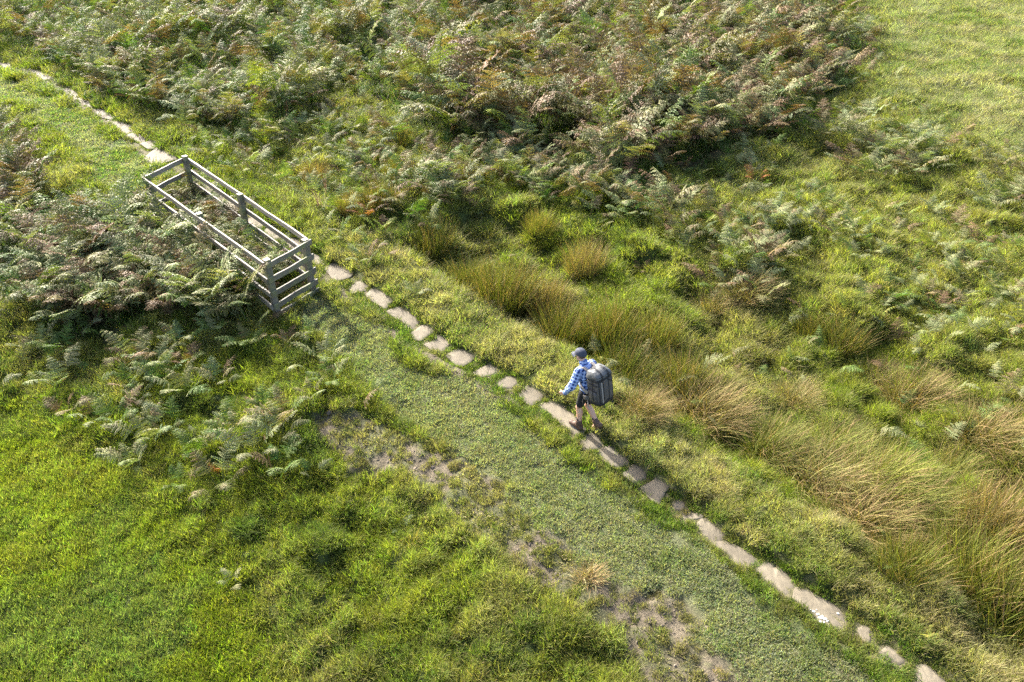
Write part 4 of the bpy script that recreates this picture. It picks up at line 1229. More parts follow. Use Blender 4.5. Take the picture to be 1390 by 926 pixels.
def build_pen():
    c = {'FL': (-5.15, 14.76), 'FR': (-4.56, 15.70), 'BR': (-8.84, 20.55), 'BL': (-9.38, 19.28)}
    c = {k: np.array(v) for k, v in c.items()}
    c['ML'] = (c['FL'] + c['BL']) * 0.5 + np.array([-.02, -.02]); c['MR'] = (c['FR'] + c['BR']) * 0.5 + np.array([0.04, -.03])
    org = sum(c.values()) / 6
    zg = float(height(np.array([org[0]]), np.array([org[1]]))[0])
    root = empty('wooden_pen', (org[0], org[1], zg))
    tag(root, 'long weathered grey timber rail pen standing beside the footpath', 'wooden pen')
    mid_dir = {}
    for i, (k, p) in enumerate(c.items()):
        l = 1.62
        me = board_mesh('post', l, 0.13, 0.13, 700 + i, 6, 0.003, 0.01)
        o = link('post', me, WOOD_L, root)
        yaw = 0.84 + rng.normal(0, .05)
        o.rotation_euler = Euler((yaw, R(-90 + rng.normal(0, 1.0)), 0), 'XYZ')
        o.matrix_local = Matrix.Translation((p[0] - org[0], p[1] - org[1], 1.30 - l / 2 + rng.normal(0, .012))) @ Matrix.Rotation(0.84 + rng.normal(0, .04), 4, 'Z') @ Matrix.Rotation(R(-90 + rng.normal(0, .8)), 4, 'Y')
    ctr = org
    seed = 720
    def rail(a, b, z, off, ext=0.05, hgt=0.125, thk=0.042, mat=WOOD, dz=0.0):
        nonlocal seed
        seed += 1
        d = b - a; L_ = np.linalg.norm(d); d = d / L_
        nrm = np.array([-d[1], d[0]])
        if (ctr - (a + b) / 2) @ nrm > 0: nrm = -nrm
        m = (a + b) / 2 + nrm * off
        o = link('rail', board_mesh('rail', L_ + 2 * ext, hgt * rng.uniform(.94, 1.06), thk, seed, 10 if L_ > 2 else 4, 0.004), mat, root)
        yaw = math.atan2(d[1], d[0])
        o.matrix_local = Matrix.Translation((m[0] - org[0], m[1] - org[1], z + rng.normal(0, .006))) @ Matrix.Rotation(yaw, 4, 'Z') @ Matrix.Rotation(dz + R(rng.normal(0, .15)), 4, 'Y') @ Matrix.Rotation(R(rng.normal(0, 2)), 4, 'X')
    for z in (1.19, 0.83, 0.47, 0.17):
        rail(c['FL'], c['BL'], z, 0.089, 0.06)
        rail(c['FR'], c['BR'], z, 0.089, 0.06)
    for z in (1.20, 0.84, 0.50, 0.20, -0.02):
        rail(c['FL'], c['FR'], z, 0.092, 0.11, mat=WOOD_L, hgt=0.125)
    for z in (1.17, 0.80, 0.40):
        rail(c['BL'], c['BR'], z, 0.090, 0.05)
    return root
build_pen()

# ------------------------------------------------------------------ the hiker
def cap_pts(bm, p0, p1, r0, r1, n=14, k=5):
    """a tapered capsule added to a bmesh"""
    p0, p1 = Vector(p0), Vector(p1)
    d = (p1 - p0); L = d.length; d.normalize()
    s = d.orthogonal().normalized(); u = d.cross(s)
    rings = []
    for j in range(1, k + 1):
        a = -math.pi / 2 + j * (math.pi / 2) / k
        rings.append((p0 + d * r0 * math.sin(a), r0 * math.cos(a)))
    for j in range(k):
        a = j * (math.pi / 2) / k
        rings.append((p1 + d * r1 * math.sin(a), r1 * math.cos(a)))
    prev = None
    first = bm.verts.new(p0 - d * r0); last = bm.verts.new(p1 + d * r1)
    for c, r in rings:
        ring = [bm.verts.new(c + (s * math.cos(q * 2 * math.pi / n) + u * math.sin(q * 2 * math.pi / n)) * r) for q in range(n)]
        for q in range(n):
            if prev is None:
                bm.faces.new((first, ring[(q + 1) % n], ring[q]))
            else:
                bm.faces.new((prev[q], prev[(q + 1) % n], ring[(q + 1) % n], ring[q]))
        prev = ring
    for q in range(n):
        bm.faces.new((last, prev[q], prev[(q + 1) % n]))

def ball(bm, c, r, rot=None, n=16):
    r = (r, r, r) if isinstance(r, (int, float)) else r
    M = Matrix.Translation(c) @ (rot.to_4x4() if rot is not None else Matrix.Identity(4)) @ Matrix.Diagonal((*r, 1))
    bmesh.ops.create_uvsphere(bm, u_segments=n, v_segments=n // 2 + 2, radius=1.0, matrix=M)

def fuse(name, bm, voxel, iters=4, fac=0.6):
    """melt overlapping solids into one continuous surface"""
    me = bpy.data.meshes.new(name + '_raw'); bm.to_mesh(me); bm.free()
    o = bpy.data.objects.new(name + '_raw', me); COL.objects.link(o)
    m = o.modifiers.new('r', 'REMESH'); m.mode = 'VOXEL'; m.voxel_size = voxel; m.use_smooth_shade = True
    if iters:
        s = o.modifiers.new('s', 'SMOOTH'); s.iterations = iters; s.factor = fac
    dg = bpy.context.evaluated_depsgraph_get()
    out = bpy.data.meshes.new_from_object(o.evaluated_get(dg))
    out.name = name
    bpy.data.objects.remove(o); bpy.data.meshes.remove(me)
    smooth(out)
    return out

def plain_mat(name, col, rough=0.7, spec=0.3, noise=0.0, nscale=60.0, bump=0.0, sss=0.0):
    m, nt, out = new_mat(name)
    L = nt.links.new
    p = N(nt, 'ShaderNodeBsdfPrincipled', inp={'Roughness': rough, 'Specular IOR Level': spec, 'Base Color': (*col, 1)})
    if sss:
        p.inputs['Subsurface Weight'].default_value = sss; p.inputs['Subsurface Radius'].default_value = (0.012, 0.005, 0.003)
    if noise or bump:
        tc = N(nt, 'ShaderNodeTexCoord')
        n = N(nt, 'ShaderNodeTexNoise', inp={'Scale': nscale, 'Detail': 4.0}); L(tc.outputs['Object'], n.inputs['Vector'])
        r = N(nt, 'ShaderNodeMapRange', inp={1: .3, 2: .7, 3: 1 - noise, 4: 1 + noise}); L(n.outputs[0], r.inputs[0])
        cmb = N(nt, 'ShaderNodeCombineColor'); [L(r.outputs[0], cmb.inputs[j]) for j in range(3)]
        L(mixc(nt, 1.0, col, cmb.outputs[0], 'MULTIPLY'), p.inputs['Base Color'])
        if bump:
            b = N(nt, 'ShaderNodeBump', inp={'Strength': bump, 'Distance': .01}); L(n.outputs[0], b.inputs['Height']); L(b.outputs[0], p.inputs['Normal'])
    L(p.outputs[0], out.inputs[0])
    return m

def plaid_mat():
    m, nt, out = new_mat('blue_check_cotton')
    L = nt.links.new
    a = N(nt, 'ShaderNodeAttribute', attribute_name='weave')
    s = N(nt, 'ShaderNodeSeparateColor'); L(a.outputs['Color'], s.inputs[0])
    def band(v, period, lo, hi, phase=0.0):
        f = math_n(nt, 'FRACT', math_n(nt, 'ADD', math_n(nt, 'DIVIDE', v, period), phase))
        return math_n(nt, 'MULTIPLY', math_n(nt, 'GREATER_THAN', f, lo), math_n(nt, 'LESS_THAN', f, hi))
    u, v = s.outputs[0], s.outputs[1]
    c = None
    dark = math_n(nt, 'MULTIPLY', math_n(nt, 'ADD', band(u, .060, .0, .45), band(v, .060, .0, .45)), 0.5)
    c = mixc(nt, dark, (0.085, 0.19, 0.50), (0.012, 0.03, 0.125))
    white = math_n(nt, 'MAXIMUM', math_n(nt, 'MAXIMUM', band(u, .060, .60, .72), band(v, .060, .60, .72)), math_n(nt, 'MAXIMUM', band(u, .060, .82, .90), band(v, .060, .82, .90)))
    c = mixc(nt, math_n(nt, 'MULTIPLY', white, 0.72), c, (0.52, 0.60, 0.78))
    p = N(nt, 'ShaderNodeBsdfPrincipled', inp={'Roughness': .8, 'Specular IOR Level': .25}); L(c, p.inputs['Base Color'])
    tc = N(nt, 'ShaderNodeTexCoord')
    n = N(nt, 'ShaderNodeTexNoise', inp={'Scale': 9.0, 'Detail': 3.0, 'Distortion': .8}); L(tc.outputs['Object'], n.inputs['Vector'])
    b = N(nt, 'ShaderNodeBump', inp={'Strength': .6, 'Distance': .03}); L(n.outputs[0], b.inputs['Height']); L(b.outputs[0], p.inputs['Normal'])
    L(p.outputs[0], out.inputs[0])
    return m

SKIN = plain_mat('skin', (0.50, 0.30, 0.215), .5, .35, .06, 40, sss=.15)
BOOT = plain_mat('brown_leather', (0.075, 0.043, 0.030), .65, .35, .3, 30, .3)
SOLE = plain_mat('grey_rubber', (0.10, 0.105, 0.115), .8, .2, .2, 50)
SOCK = plain_mat('navy_wool', (0.02, 0.022, 0.032), .9, .1)
BLACK = plain_mat('black_cloth', (0.016, 0.016, 0.019), .85, .2, .2, 40, .2)
CAPM = plain_mat('dark_blue_grey_cotton', (0.040, 0.046, 0.065), .8, .25, .15, 60, .1)
HAIR = plain_mat('brown_hair', (0.07, 0.045, 0.028), .6, .3, .3, 120, .4)
PACK = plain_mat('grey_ripstop', (0.062, 0.058, 0.060), .6, .4, .12, 45, .15)
PACK_TOP = plain_mat('light_grey_coated_nylon', (0.078, 0.082, 0.083), .46, .4, .12, 12, .5)
WEB = plain_mat('black_webbing', (0.014, 0.014, 0.016), .7, .3)
PAD = plain_mat('taupe_strap_padding', (0.23, 0.205, 0.185), .8, .25, .12, 50, .1)
LACE = plain_mat('pale_lace', (0.55, 0.5, 0.42), .8, .2)
EYEW = plain_mat('eye_white', (0.7, 0.68, 0.64), .3, .5)
LIP = plain_mat('lips', (0.38, 0.17, 0.14), .5, .4)

J = dict(pel=(0, 0, .88), chest=(.075, 0, 1.20), neck=(.15, 0, 1.39), head=(.225, .0, 1.50),
         shL=(.105, .175, 1.30), elL=(.12, .30, 1.045), wrL=(.27, .325, .83), shR=(.105, -.175, 1.30), elR=(.16, -.27, 1.06), wrR=(.34, -.20, 1.02),
         hipL=(.01, .085, .86), knL=(.115, .095, .475), anL=(.085, .095, .10), hipR=(0, -.08, .86), knR=(.045, -.065, .475), anR=(-.195, -.065, .185))
J = {k: Vector(v) for k, v in J.items()}

def hand(bm, wr, fwd, palm, side, curl=0.5):
    """palm, four unequal bent fingers and a thumb from the side of the palm. fwd: along the hand, palm: the way the palm faces, side: towards the thumb"""
    fwd, palm, side = fwd.normalized(), palm.normalized(), side.normalized()
    for k in (-1, -.33, .33, 1):
        cap_pts(bm, wr + fwd * .012 + side * k * .014, wr + fwd * .082 + side * k * .028, .015, .0125, 10, 3)
    for k, L, c in ((1, .068, .9), (.33, .078, 1.0), (-.33, .073, 1.08), (-1, .058, 1.2)):
        p = wr + fwd * .084 + side * k * .029; d = fwd.copy()
        for j, fr in enumerate((.45, .32, .23)):
            a = curl * c * (0.7 if j == 0 else 1.0)
            d = (d * math.cos(a) + palm * math.sin(a)).normalized()
            q = p + d * L * fr
            cap_pts(bm, p, q, .0095 - .0008 * j, .0088 - .0008 * j, 8, 3)
            p = q; 
            palm_n = (palm * math.cos(a) - fwd * math.sin(a) * .3).normalized()
    p = wr + fwd * .025 + side * .030
    d = (fwd * .65 + side * .65 + palm * .35).normalized(); q = p + d * .042
    cap_pts(bm, p, q, .0125, .011, 8, 3)
    d = (fwd * .9 + side * .15 + palm * .45).normalized(); r = q + d * .032
    cap_pts(bm, q, r, .0105, .0085, 8, 3)

def build_person():
    ox, oy, _ = W(793, 583.5)
    org = Vector((1.335, 11.01, 0))
    zb = float(height(np.array([org.x]), np.array([org.y]))[0]) + 0.034
    yaw = R(134)
    # the body: one continuous skin
    bm = bmesh.new()
    cap_pts(bm, J['hipL'], J['knL'], .082, .056); cap_pts(bm, J['hipR'], J['knR'], .082, .056)
    for s, kn, an in ((1, J['knL'], J['anL']), (-1, J['knR'], J['anR'])):
        back = Vector((-.018, 0, 0))
        mid = kn.lerp(an, .32) + back
        cap_pts(bm, kn, mid, .054, .057); cap_pts(bm, mid, an, .057, .037)
        ball(bm, kn + Vector((.012, 0, .0)), (.05, .05, .055))
    cap_pts(bm, J['anL'], J['anL'] + Vector((.13, .005, -.06)), .038, .034)
    cap_pts(bm, J['anR'], J['anR'] + Vector((.075, 0, -.12)), .038, .032)
    ball(bm, J['pel'], (.115, .15, .13)); ball(bm, J['pel'].lerp(J['chest'], .45), (.105, .135, .17)); ball(bm, J['chest'], (.108, .152, .145))
    cap_pts(bm, J['shL'], J['shR'], .054, .054)
    cap_pts(bm, J['neck'] - Vector((.03, 0, .04)), J['head'] - Vector((.03, 0, .04)), .058, .053)
    for a, b, c in (('shL', 'elL', 'wrL'), ('shR', 'elR', 'wrR')):
        cap_pts(bm, J[a], J[b], .055, .041); cap_pts(bm, J[b], J[c], .042, .028)
    fw = (J['wrL'] - J['elL']).normalized()
    hand(bm, J['wrL'], (fw + Vector((.55, .05, .1))).normalized(), Vector((.1, -.9, -.4)), Vector((.55, .1, .75)), .55)
    fwR = (J['wrR'] - J['elR']).normalized()
    hand(bm, J['wrR'], Vector((.2, .75, .55)), Vector((-.9, .1, .1)), Vector((0, -.4, .9)), .8)
    # head: skull, jaw, nose, ears, brow
    h = J['head']
    tilt = Matrix.Rotation(R(14), 3, 'Y')
    def hp(x, y, z): return h + tilt @ Vector((x, y, z))
    ball(bm, hp(-.012, 0, .03), (.098, .077, .092), tilt, 20)
    ball(bm, hp(.028, 0, -.035), (.068, .060, .078), tilt, 18)
    cap_pts(bm, hp(.065, 0, -.085), hp(.05, 0, -.08), .026, .035)
    cap_pts(bm, hp(.093, 0, .012), hp(.112, 0, -.022), .009, .013, 10, 3)
    cap_pts(bm, hp(.075, .03, .02), hp(.075, -.03, .02), .018, .018, 8, 3)
    for s in (-1, 1):
        ball(bm, hp(-.012, s * .081, -.005), (.021, .009, .032), tilt, 12)
        cap_pts(bm, hp(.083, s * .016, -.055), hp(.088, 0, -.055), .008, .010, 8, 3)
    body = fuse('person', bm, 0.0062, 3, .5)
    body.materials.append(SKIN)
    per = bpy.data.objects.new('person', body); COL.objects.link(per)
    per.location = (org.x, org.y, zb); per.rotation_euler = (0, 0, yaw); per.scale = (1, 1, 1)
    tag(per, 'hiker in dark cap, blue checked shirt and black shorts walking away along the slab path', 'person')
    for s in (-1, 1):
        bm = bmesh.new(); ball(bm, hp(.083, s * .031, .003), .0125)
        e = bpy.data.meshes.new('eye'); bm.to_mesh(e); bm.free(); smooth(e); eo = link('eye', e, EYEW, per)
        bm = bmesh.new(); ball(bm, hp(.0925, s * .032, .003), .0062)
        e = bpy.data.meshes.new('iris'); bm.to_mesh(e); bm.free(); smooth(e); link('iris', e, HAIR, eo)
    bm = bmesh.new(); cap_pts(bm, hp(.094, .02, -.056), hp(.094, -.02, -.056), .006, .006, 8, 3); ball(bm, hp(.099, 0, -.056), (.006, .018, .008))
    e = bpy.data.meshes.new('mouth'); bm.to_mesh(e); bm.free(); smooth(e); link('mouth', e, LIP, per)
    # hair: short, showing below the cap at the back and sides
    bm = bmesh.new()
    ball(bm, hp(-.022, 0, .022), (.097, .083, .08), tilt, 20)
    geom = list(bm.verts)
    bmesh.ops.bisect_plane(bm, geom=bm.verts[:] + bm.edges[:] + bm.faces[:], plane_co=hp(-.0, 0, 0.0), plane_no=tilt @ Vector((.9, 0, -.42)), clear_outer=True)
    e = bpy.data.meshes.new('hair'); bm.to_mesh(e); bm.free(); smooth(e); link('hair', e, HAIR, per)
    # cap: crown with a curved peak
    vs, fs = [], []
    nu, nv = 24, 8
    for j in range(nv + 1):
        a = (j / nv) * math.pi / 2
        for i in range(nu):
            t = i / nu * 2 * math.pi
            rx = .112 if math.cos(t) > 0 else .116
            seam = 1 + .012 * math.cos(t * 6)
            vs.append(hp(-.008 + rx * math.cos(t) * math.cos(a * .98) ** .72 * seam, .094 * math.sin(t) * math.cos(a * .98) ** .72 * seam, .035 + .095 * math.sin(a) - (.03 * max(0, -math.cos(t)) * (1 - j / nv))))
    for j in range(nv):
        for i in range(nu):
            a, b = j * nu + i, j * nu + (i + 1) % nu
            fs.append((a, b, b + nu, a + nu))
    fs.append(tuple(nv * nu + i for i in range(nu)))
    cm = mesh_np('cap', vs, fs); smooth(cm)
    cap = link('cap', cm, CAPM, per)
    vs, fs = [], []
    n = 15
    for layer in (0, 1):
        for k in range(5):
            for i in range(n):
                t = -1.22 + 2.44 * i / (n - 1)
                rr = k / 4
                x = -.008 + .112 * math.cos(t) + rr * .088 * max(0, math.cos(t * .95)) ** .8
                y = (.096) * math.sin(t) * (1 + .02 * rr)
                z = .042 - .020 * rr - .032 * (y / .09) ** 2 * (0.3 + rr * .7) - layer * .005
                vs.append(hp(x, y, z))
    for layer in (0, 1):
        b0 = layer * 5 * n
        for k in range(4):
            for i in range(n - 1):
                q = (b0 + k * n + i, b0 + k * n + i + 1, b0 + (k + 1) * n + i + 1, b0 + (k + 1) * n + i)
                fs.append(q if layer == 0 else q[::-1])
    for i in range(n - 1):
        a = 4 * n + i; fs.append((a, a + 1, a + 1 + 5 * n, a + 5 * n))
    for i in (0, n - 1):
        for k in range(4):
            a = k * n + i; fs.append((a, a + n, a + n + 5 * n, a + 5 * n))
    pm = mesh_np('peak', vs, fs); smooth(pm); link('peak', pm, CAPM, cap)
    bm = bmesh.new(); ball(bm, hp(-.008, 0, .131), (.009, .009, .005))
    e = bpy.data.meshes.new('button'); bm.to_mesh(e); bm.free(); link('button', e, CAPM, cap)
    # shirt
    bm = bmesh.new()
    bones = []
    def bone(a, b, r0, r1):
        cap_pts(bm, a, b, r0, r1, 16, 5); bones.append((Vector(a), Vector(b)))
    ball(bm, J['pel'] + Vector((0, 0, .06)), (.135, .172, .12)); ball(bm, J['pel'].lerp(J['chest'], .5), (.13, .165, .18)); ball(bm, J['chest'], (.146, .190, .18))
    cap_pts(bm, J['shL'] + Vector((0, -.01, 0)), J['shR'] + Vector((0, .01, 0)), .078, .078, 14, 5)
    cap_pts(bm, J['neck'] - Vector((.035, 0, .06)), J['neck'] + Vector((.0, 0, .0)), .085, .066, 14, 4)
    ls = J['wrL'] - (J['wrL'] - J['elL']).normalized() * .03
    rs = J['wrR'] - (J['wrR'] - J['elR']).normalized() * .03
    for a, b, e in ((J['shL'], J['elL'], ls), (J['shR'], J['elR'], rs)):
        bone(a, b, .078, .068); bone(b, e, .068, .052)
    sme = fuse('shirt', bm, .010, 3, .5)
    n = len(sme.vertices); co = np.empty(n * 3); sme.vertices.foreach_get('co', co); co = co.reshape(-1, 3)
    no = np.empty(n * 3); sme.vertices.foreach_get('normal', no); no = no.reshape(-1, 3)
    wr_ = 0.010 * fbm(co[:, 0] * 1.2 + co[:, 2] * 1.7, co[:, 1] + co[:, 2] * .8, .09, 95, 2)
    co = co + no * wr_[:, None]
    sme.vertices.foreach_set('co', co.ravel())
    u = np.arctan2(co[:, 1], co[:, 0] - .05) * .15; v = co[:, 2].copy(); best = np.full(n, .088)
    for bi, (a, b) in enumerate(bones):
        a_, b_ = np.array(a), np.array(b); d = b_ - a_; L_ = np.linalg.norm(d); d /= L_
        t = np.clip((co - a_) @ d, 0, L_); q = co - a_ - t[:, None] * d; dist = np.linalg.norm(q, axis=1)
        m = (dist < best) & (np.abs(co[:, 1]) > .17)
        s_ = np.cross(d, [0, 0, 1.0]); s_ /= np.linalg.norm(s_); w_ = np.cross(d, s_)
        u = np.where(m, np.arctan2(q @ w_, q @ s_) * .062 + 1, u); v = np.where(m, t + .26 * (bi % 2) + 2, v); best = np.where(m, dist, best)
    at = sme.attributes.new('weave', 'FLOAT_COLOR', 'POINT')
    at.data.foreach_set('color', np.stack([u + 3, v + 3, np.zeros(n), np.ones(n)], -1).astype(np.float32).ravel())
    sh = link('shirt', sme, plaid_mat(), per)
    # collar: a folded band round the neck
    vs, fs = [], []
    c0 = J['neck'] + Vector((.008, 0, .01)); ct = Matrix.Rotation(R(24), 3, 'Y'); k = 20
    for r, z in ((.064, .026), (.070, .028), (.080, .002), (.074, .0)):
        for i in range(k):
            t = i / k * 6.283
            vs.append(c0 + ct @ Vector((r * math.cos(t), r * 1.02 * math.sin(t), z)))
    for j in range(3):
        for i in range(k):
            fs.append((j * k + i, j * k + (i + 1) % k, (j + 1) * k + (i + 1) % k, (j + 1) * k + i))
    cme = mesh_np('collar', vs, fs); smooth(cme)
    cc = np.array([list(v_) for v_ in vs])
    at = cme.attributes.new('weave', 'FLOAT_COLOR', 'POINT')
    at.data.foreach_set('color', np.stack([np.arctan2(cc[:, 1], cc[:, 0] - .15) * .08 + 3, cc[:, 2] + 3, cc[:, 0] * 0, cc[:, 0] * 0 + 1], -1).astype(np.float32).ravel())
    link('collar', cme, sh.data.materials[0], sh)
    # shorts down to the knee
    bm = bmesh.new()
    ball(bm, J['pel'] + Vector((0, 0, -.01)), (.132, .165, .125))
    cap_pts(bm, J['hipL'], J['hipL'].lerp(J['knL'], .80), .098, .076, 16, 2); cap_pts(bm, J['hipR'], J['hipR'].lerp(J['knR'], .74), .098, .078, 16, 2)
    link('shorts', fuse('shorts', bm, .010, 3, .5), BLACK, per)
    # socks and boots
    for kn, an, toe_d, up_d, flat in ((J['knL'], J['anL'], Vector((1, .03, 0)), Vector((0, 0, 1)), True), (J['knR'], J['anR'], Vector((.56, 0, -.83)), Vector((.83, 0, .56)), False)):
        ax = (kn - an).normalized()
        bm = bmesh.new(); cap_pts(bm, an + ax * .02, an + ax * .135, .047, .050, 16, 2)
        link('sock', fuse('sock', bm, .008, 1), SOCK, per)
        bm = bmesh.new()
        heel = an - up_d * .058
        if flat:
            heel = Vector((an.x, an.y, .042))
        cap_pts(bm, an + ax * .06, an - up_d * .02, .064, .064, 16, 3)
        cap_pts(bm, heel - toe_d * .035, heel + toe_d * .175 + up_d * -.002, .056, .050, 16, 5)
        cap_pts(bm, an + toe_d * .01, heel + toe_d * .12, .055, .044, 14, 4)
        side_d = toe_d.cross(up_d)
        cap_pts(bm, heel + toe_d * .10 + side_d * .018, heel + toe_d * .165 + side_d * .012, .040, .038, 12, 4)
        bo = link('boot', fuse('boot', bm, .008, 2), BOOT, per)
        vs, fs = [], []
        k = 26
        for layer, (e, g_) in enumerate(((-.012, .0), (.014, .0), (.014, .55), (-.012, .55))):
            for i in range(k):
                t = i / k * 6.283
                wx = .138 if math.cos(t) > 0 else .115
                wy = .052 * (1 - .12 * math.cos(t * 2)) + (.004 if math.cos(t) > 0 else 0)
                sc = 1 - .75 * (g_ > 0)
                vs.append(heel + toe_d * (.068 + wx * math.cos(t) * sc) + side_d * (wy * math.sin(t) * sc) + up_d * (-.040 + e))
        for a_, b_ in ((0, 1), (1, 2), (3, 0)):
            for i in range(k):
                fs.append((a_ * k + i, a_ * k + (i + 1) % k, b_ * k + (i + 1) % k, b_ * k + i))
        fs.append(tuple(3 * k + i for i in range(k)))
        link('sole', mesh_np('sole', vs, fs), SOLE, bo)
        bm = bmesh.new()
        for q in range(4):
            c_ = an.lerp(heel + toe_d * .10, .25 + .2 * q) + up_d * (.052 - .004 * q) + toe_d * .022
            cap_pts(bm, c_ + side_d * .022, c_ - side_d * .022, .0045, .0045, 6, 2)
        e = bpy.data.meshes.new('laces'); bm.to_mesh(e); bm.free(); link('laces', e, LACE, bo)
    return per, org, zb, yaw
PERSON = build_person()

# ------------------------------------------------------------------ the backpack he carries: a thing of its own
def ribbon(name, pts, width, thk, mat, parent, nrm=None):
    """a strap following a row of points; nrm = outward directions"""
    vs, fs = [], []
    n = len(pts)
    pts = [Vector(p) for p in pts]
    for i, p in enumerate(pts):
        d = (pts[min(i + 1, n - 1)] - pts[max(i - 1, 0)]).normalized()
        o = Vector(nrm[i] if isinstance(nrm, list) else nrm).normalized()
        s = d.cross(o).normalized(); o = s.cross(d).normalized()
        for a, b in ((-1, 0), (-1, 1), (-.6, 1.5), (.6, 1.5), (1, 1), (1, 0)):
            vs.append(p + s * a * width / 2 + o * b * thk)
    for i in range(n - 1):
        for q in range(6):
            a, b = i * 6 + q, i * 6 + (q + 1) % 6
            fs.append((a, b, b + 6, a + 6))
    fs.append(tuple(range(6))); fs.append(tuple((n - 1) * 6 + q for q in range(5, -1, -1)))
    me = mesh_np(name, vs, fs)
    bm = bmesh.new(); bm.from_mesh(me); bmesh.ops.recalc_face_normals(bm, faces=bm.faces); bm.to_mesh(me); bm.free()
    return link(name, me, mat, parent)

def sq_ring(cx, cy, wx, wy, z, n=40, p=0.30):
    out = []
    for i in range(n):
        t = i / n * 6.283185
        c, s = math.cos(t), math.sin(t)
        out.append((cx + wx * math.copysign(abs(c) ** p, c), cy + wy * math.copysign(abs(s) ** p, s), z))
    return out

def loft(name, rings, mat, parent, cap0=True, cap1=True):
    n = len(rings[0]); vs = [v for r in rings for v in r]; fs = []
    for j in range(len(rings) - 1):
        for i in range(n):
            a, b = j * n + i, j * n + (i + 1) % n
            fs.append((a, b, b + n, a + n))
    if cap0: fs.append(tuple(range(n - 1, -1, -1)))
    if cap1: fs.append(tuple((len(rings) - 1) * n + i for i in range(n)))
    me = mesh_np(name, vs, fs)
    if len(rings) > 3 and name in ('main_sack', 'lid'):
        # cloth sags and bulges between the seams
        bm = bmesh.new(); bm.from_mesh(me)
        bmesh.ops.subdivide_edges(bm, edges=[e for e in bm.edges], cuts=2, use_grid_fill=True)
        co = np.array([v.co for v in bm.verts])
        d = 0.010 * fbm(co[:, 0] + co[:, 2] * .9, co[:, 1] * 1.1 - co[:, 2] * .6, .13, 96, 3)
        bm.normal_update()
        for v, q in zip(bm.verts, d): v.co += v.normal * float(q)
        bm.to_mesh(me); bm.free()
    smooth(me)
    return link(name, me, mat, parent)

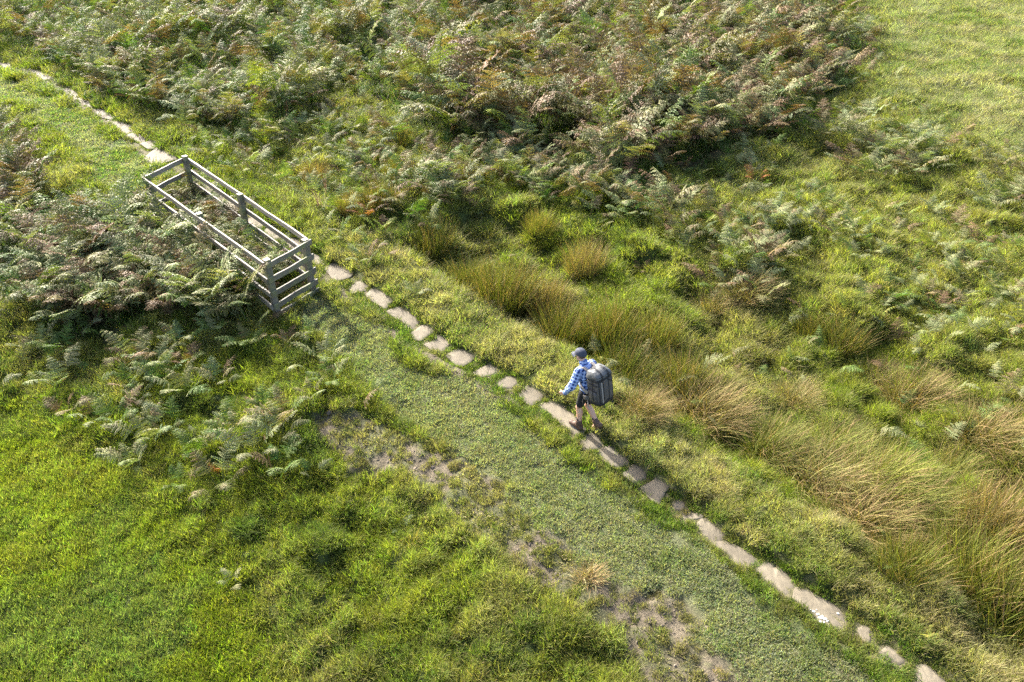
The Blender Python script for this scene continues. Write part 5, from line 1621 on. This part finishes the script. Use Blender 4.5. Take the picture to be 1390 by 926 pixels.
def build_backpack():
    per, org, zb, yaw = PERSON
    root = empty('backpack', (0, 0, 0))
    root.matrix_world = Matrix.Translation((org.x, org.y, zb)) @ Matrix.Rotation(yaw, 4, 'Z') @ Matrix.Translation((-.085, 0, 1.09)) @ Matrix.Rotation(R(11), 4, 'Y') @ Matrix.Translation((-.155, 0, 0)) @ Matrix.Diagonal((.93, .95, .97, 1))
    tag(root, 'large grey trekking backpack with black straps on the back of the hiker', 'backpack')
    # axes: -X = away from the back (rear face), +Y = left side, Z up; centre of the main sack at the origin
    loft('base_panel', [sq_ring(.0, 0, .125, .165, -.335), sq_ring(-.005, 0, .148, .192, -.322), sq_ring(-.005, 0, .156, .200, -.275), sq_ring(-.005, 0, .150, .195, -.262)], WEB, root)
    loft('main_sack', [sq_ring(-.005, 0, .147, .192, -.268), sq_ring(-.008, 0, .155, .200, -.2), sq_ring(-.010, 0, .158, .203, -.05), sq_ring(-.010, 0, .157, .200, .1), sq_ring(-.005, 0, .152, .193, .165)], PACK, root)
    loft('dark_band', [sq_ring(-.006, 0, .154, .196, .150), sq_ring(-.008, 0, .158, .200, .158), sq_ring(-.008, 0, .158, .200, .183), sq_ring(-.006, 0, .152, .194, .19)], WEB, root)
    lid = loft('lid', [sq_ring(-.004, 0, .150, .192, .182), sq_ring(-.006, 0, .160, .203, .20), sq_ring(.000, 0, .152, .194, .245), sq_ring(.022, 0, .125, .178, .292), sq_ring(.042, 0, .098, .158, .322), sq_ring(.046, 0, .06, .11, .330)], PACK_TOP, root)
    ribbon('lid_strap', [(-.168, .085, .17), (-.170, .085, .21), (-.163, .083, .258), (-.12, .08, .308), (-.06, .075, .338), (.03, .07, .352)], .022, .004, WEB, lid, [(-1, 0, .1), (-1, 0, .1), (-1, 0, .3), (-.6, 0, .8), (-.3, 0, 1), (0, 0, 1)])
    ribbon('lid_strap', [(-.168, -.085, .17), (-.170, -.085, .21), (-.163, -.083, .258), (-.12, -.08, .308), (-.06, -.075, .338), (.03, -.07, .352)], .022, .004, WEB, lid, [(-1, 0, .1), (-1, 0, .1), (-1, 0, .3), (-.6, 0, .8), (-.3, 0, 1), (0, 0, 1)])
    ribbon('zip', [(.05, .199, .235), (-.09, .199, .235), (-.150, .170, .235), (-.163, .06, .235), (-.163, -.06, .235), (-.150, -.17, .235), (-.09, -.199, .235), (.05, -.199, .235)], .010, .003, WEB, lid,
           [(0, 1, 0), (-.2, 1, 0), (-.7, .7, 0), (-1, .1, 0), (-1, -.1, 0), (-.7, -.7, 0), (-.2, -1, 0), (0, -1, 0)])
    # black edging down the rear corners and compression straps
    for s in (-1, 1):
        ribbon('edging', [(-.148, s * .172, .15), (-.152, s * .178, -.0), (-.152, s * .178, -.12), (-.146, s * .172, -.27)], .022, .004, WEB, root, (-.8, s * .8, 0))
        if s > 0:
            ribbon('grey_strip', [(-.168, .120, .14), (-.171, .122, 0), (-.170, .122, -.15), (-.163, .118, -.27)], .035, .005, PAD, root, (-1, 0, 0))
            ribbon('edging', [(-.169, .085, .15), (-.171, .085, 0), (-.170, .085, -.15), (-.163, .085, -.27)], .016, .006, WEB, root, (-1, 0, 0))
        else:
            ribbon('zip', [(-.169, -.06, .15), (-.171, -.06, 0), (-.170, -.055, -.15), (-.163, -.05, -.27)], .012, .003, WEB, root, (-1, 0, 0))
            ribbon('front_pocket_mouth', [(-.169, -.05, .13), (-.172, -.10, .105), (-.168, -.15, .07), (-.15, -.18, .05)], .022, .003, WEB, root, [(-1, 0, 0), (-1, 0, 0), (-1, -.2, 0), (-.7, -.7, 0)])
        # side pocket with a black mouth
        pk = loft('side_pocket', [[(.085, s * .19, z), (.09, s * (.205 + b), z), (.02, s * (.215 + b), z), (-.06, s * (.213 + b), z), (-.11, s * .19, z)] if s > 0 else [(-.11, s * .19, z), (-.06, s * (.213 + b), z), (.02, s * (.215 + b), z), (.09, s * (.205 + b), z), (.085, s * .19, z)] for z, b in ((-.262, -.012), (-.23, .006), (-.12, .012), (-.02, .004))], PACK, root)
        ribbon('pocket_mouth', [(.09, s * .207, -.012), (.02, s * .221, -.02), (-.06, s * .218, -.03), (-.112, s * .203, -.04)], .026, .003, WEB, pk, (0, s, 0))
        ribbon('compression_strap', [(.10, s * .199, .10), (0, s * .205, .092), (-.09, s * .204, .085), (-.150, s * .180, .08)], .018, .003, WEB, root, [(0, s, 0), (0, s, 0), (-.2, s, 0), (-.7, s * .7, 0)])
        ribbon('side_rail', [(-.02, s * .207, .15), (-.02, s * .214, .05), (-.02, s * .227, -.1), (-.02, s * .222, -.22)], .020, .004, WEB, root, (0, s, 0))
        # shoulder strap, in front of the chest and over the shoulder
        y = s * .10
        q = [(.145, y, .235), (.19, y * 1.02, .285), (.245, y * 1.06, .315), (.31, y * 1.1, .290), (.352, y * 1.14, .22), (.358, y * 1.22, .10), (.33, y * 1.5, .0), (.27, s * .185, -.06), (.18, s * .198, -.10), (.13, s * .19, -.12)]
        nr = [(-.4, 0, 1), (-.2, 0, 1), (.1, 0, 1), (.6, 0, .8), (1, 0, .3), (1, s * .2, 0), (.8, s * .6, 0), (.3, s * 1, 0), (0, s, 0), (0, s, 0)]
        ribbon('shoulder_strap', q, .062, .012, PAD, root, nr)
        ribbon('strap_webbing', [Vector(a) + Vector(b).normalized() * .019 for a, b in zip(q[2:8], nr[2:8])], .022, .003, WEB, root, nr[2:8])
        # hip belt and a loose strap end
        ribbon('hip_belt', [(.13, s * .17, -.235), (.19, s * .192, -.24), (.25, s * .18, -.25), (.31, s * .12, -.262), (.335, s * .02, -.268)], .085, .014, PACK, root, [(0, s, 0), (.1, s, 0), (.5, s, 0), (.9, s * .6, 0), (1, 0, 0)])
        ribbon('strap_end', [(.27, s * .19, -.28), (.275, s * .205, -.34), (.262, s * .208, -.41)], .026, .004, WEB, root, (.3, s, 0))
        ribbon('strap_end', [(.14, s * .205, -.28), (.13, s * .22, -.34), (.115, s * .215, -.42)], .024, .004, PAD, root, (.1, s, 0))
    ribbon('haul_loop', [(.135, .04, .27), (.15, .035, .315), (.15, -.035, .315), (.135, -.04, .27)], .02, .005, WEB, root, [(.5, 0, 1)] * 4)
    for s in (-1, 1):
        ribbon('tool_loop', [(-.158, s * .11, -.30), (-.185, s * .11, -.325), (-.19, s * .11, -.355), (-.165, s * .11, -.362), (-.145, s * .11, -.335)], .018, .004, WEB, root, [(-1, 0, .3), (-1, 0, 0), (-.6, 0, -1), (.5, 0, -1), (1, 0, 0)])
    # plain back panel touching the shirt
    loft('back_panel', [sq_ring(.145, 0, .022, .15, -.25, 24), sq_ring(.15, 0, .026, .155, -.1, 24), sq_ring(.15, 0, .026, .15, .12, 24), sq_ring(.145, 0, .018, .14, .22, 24)], WEB, root)
build_backpack()
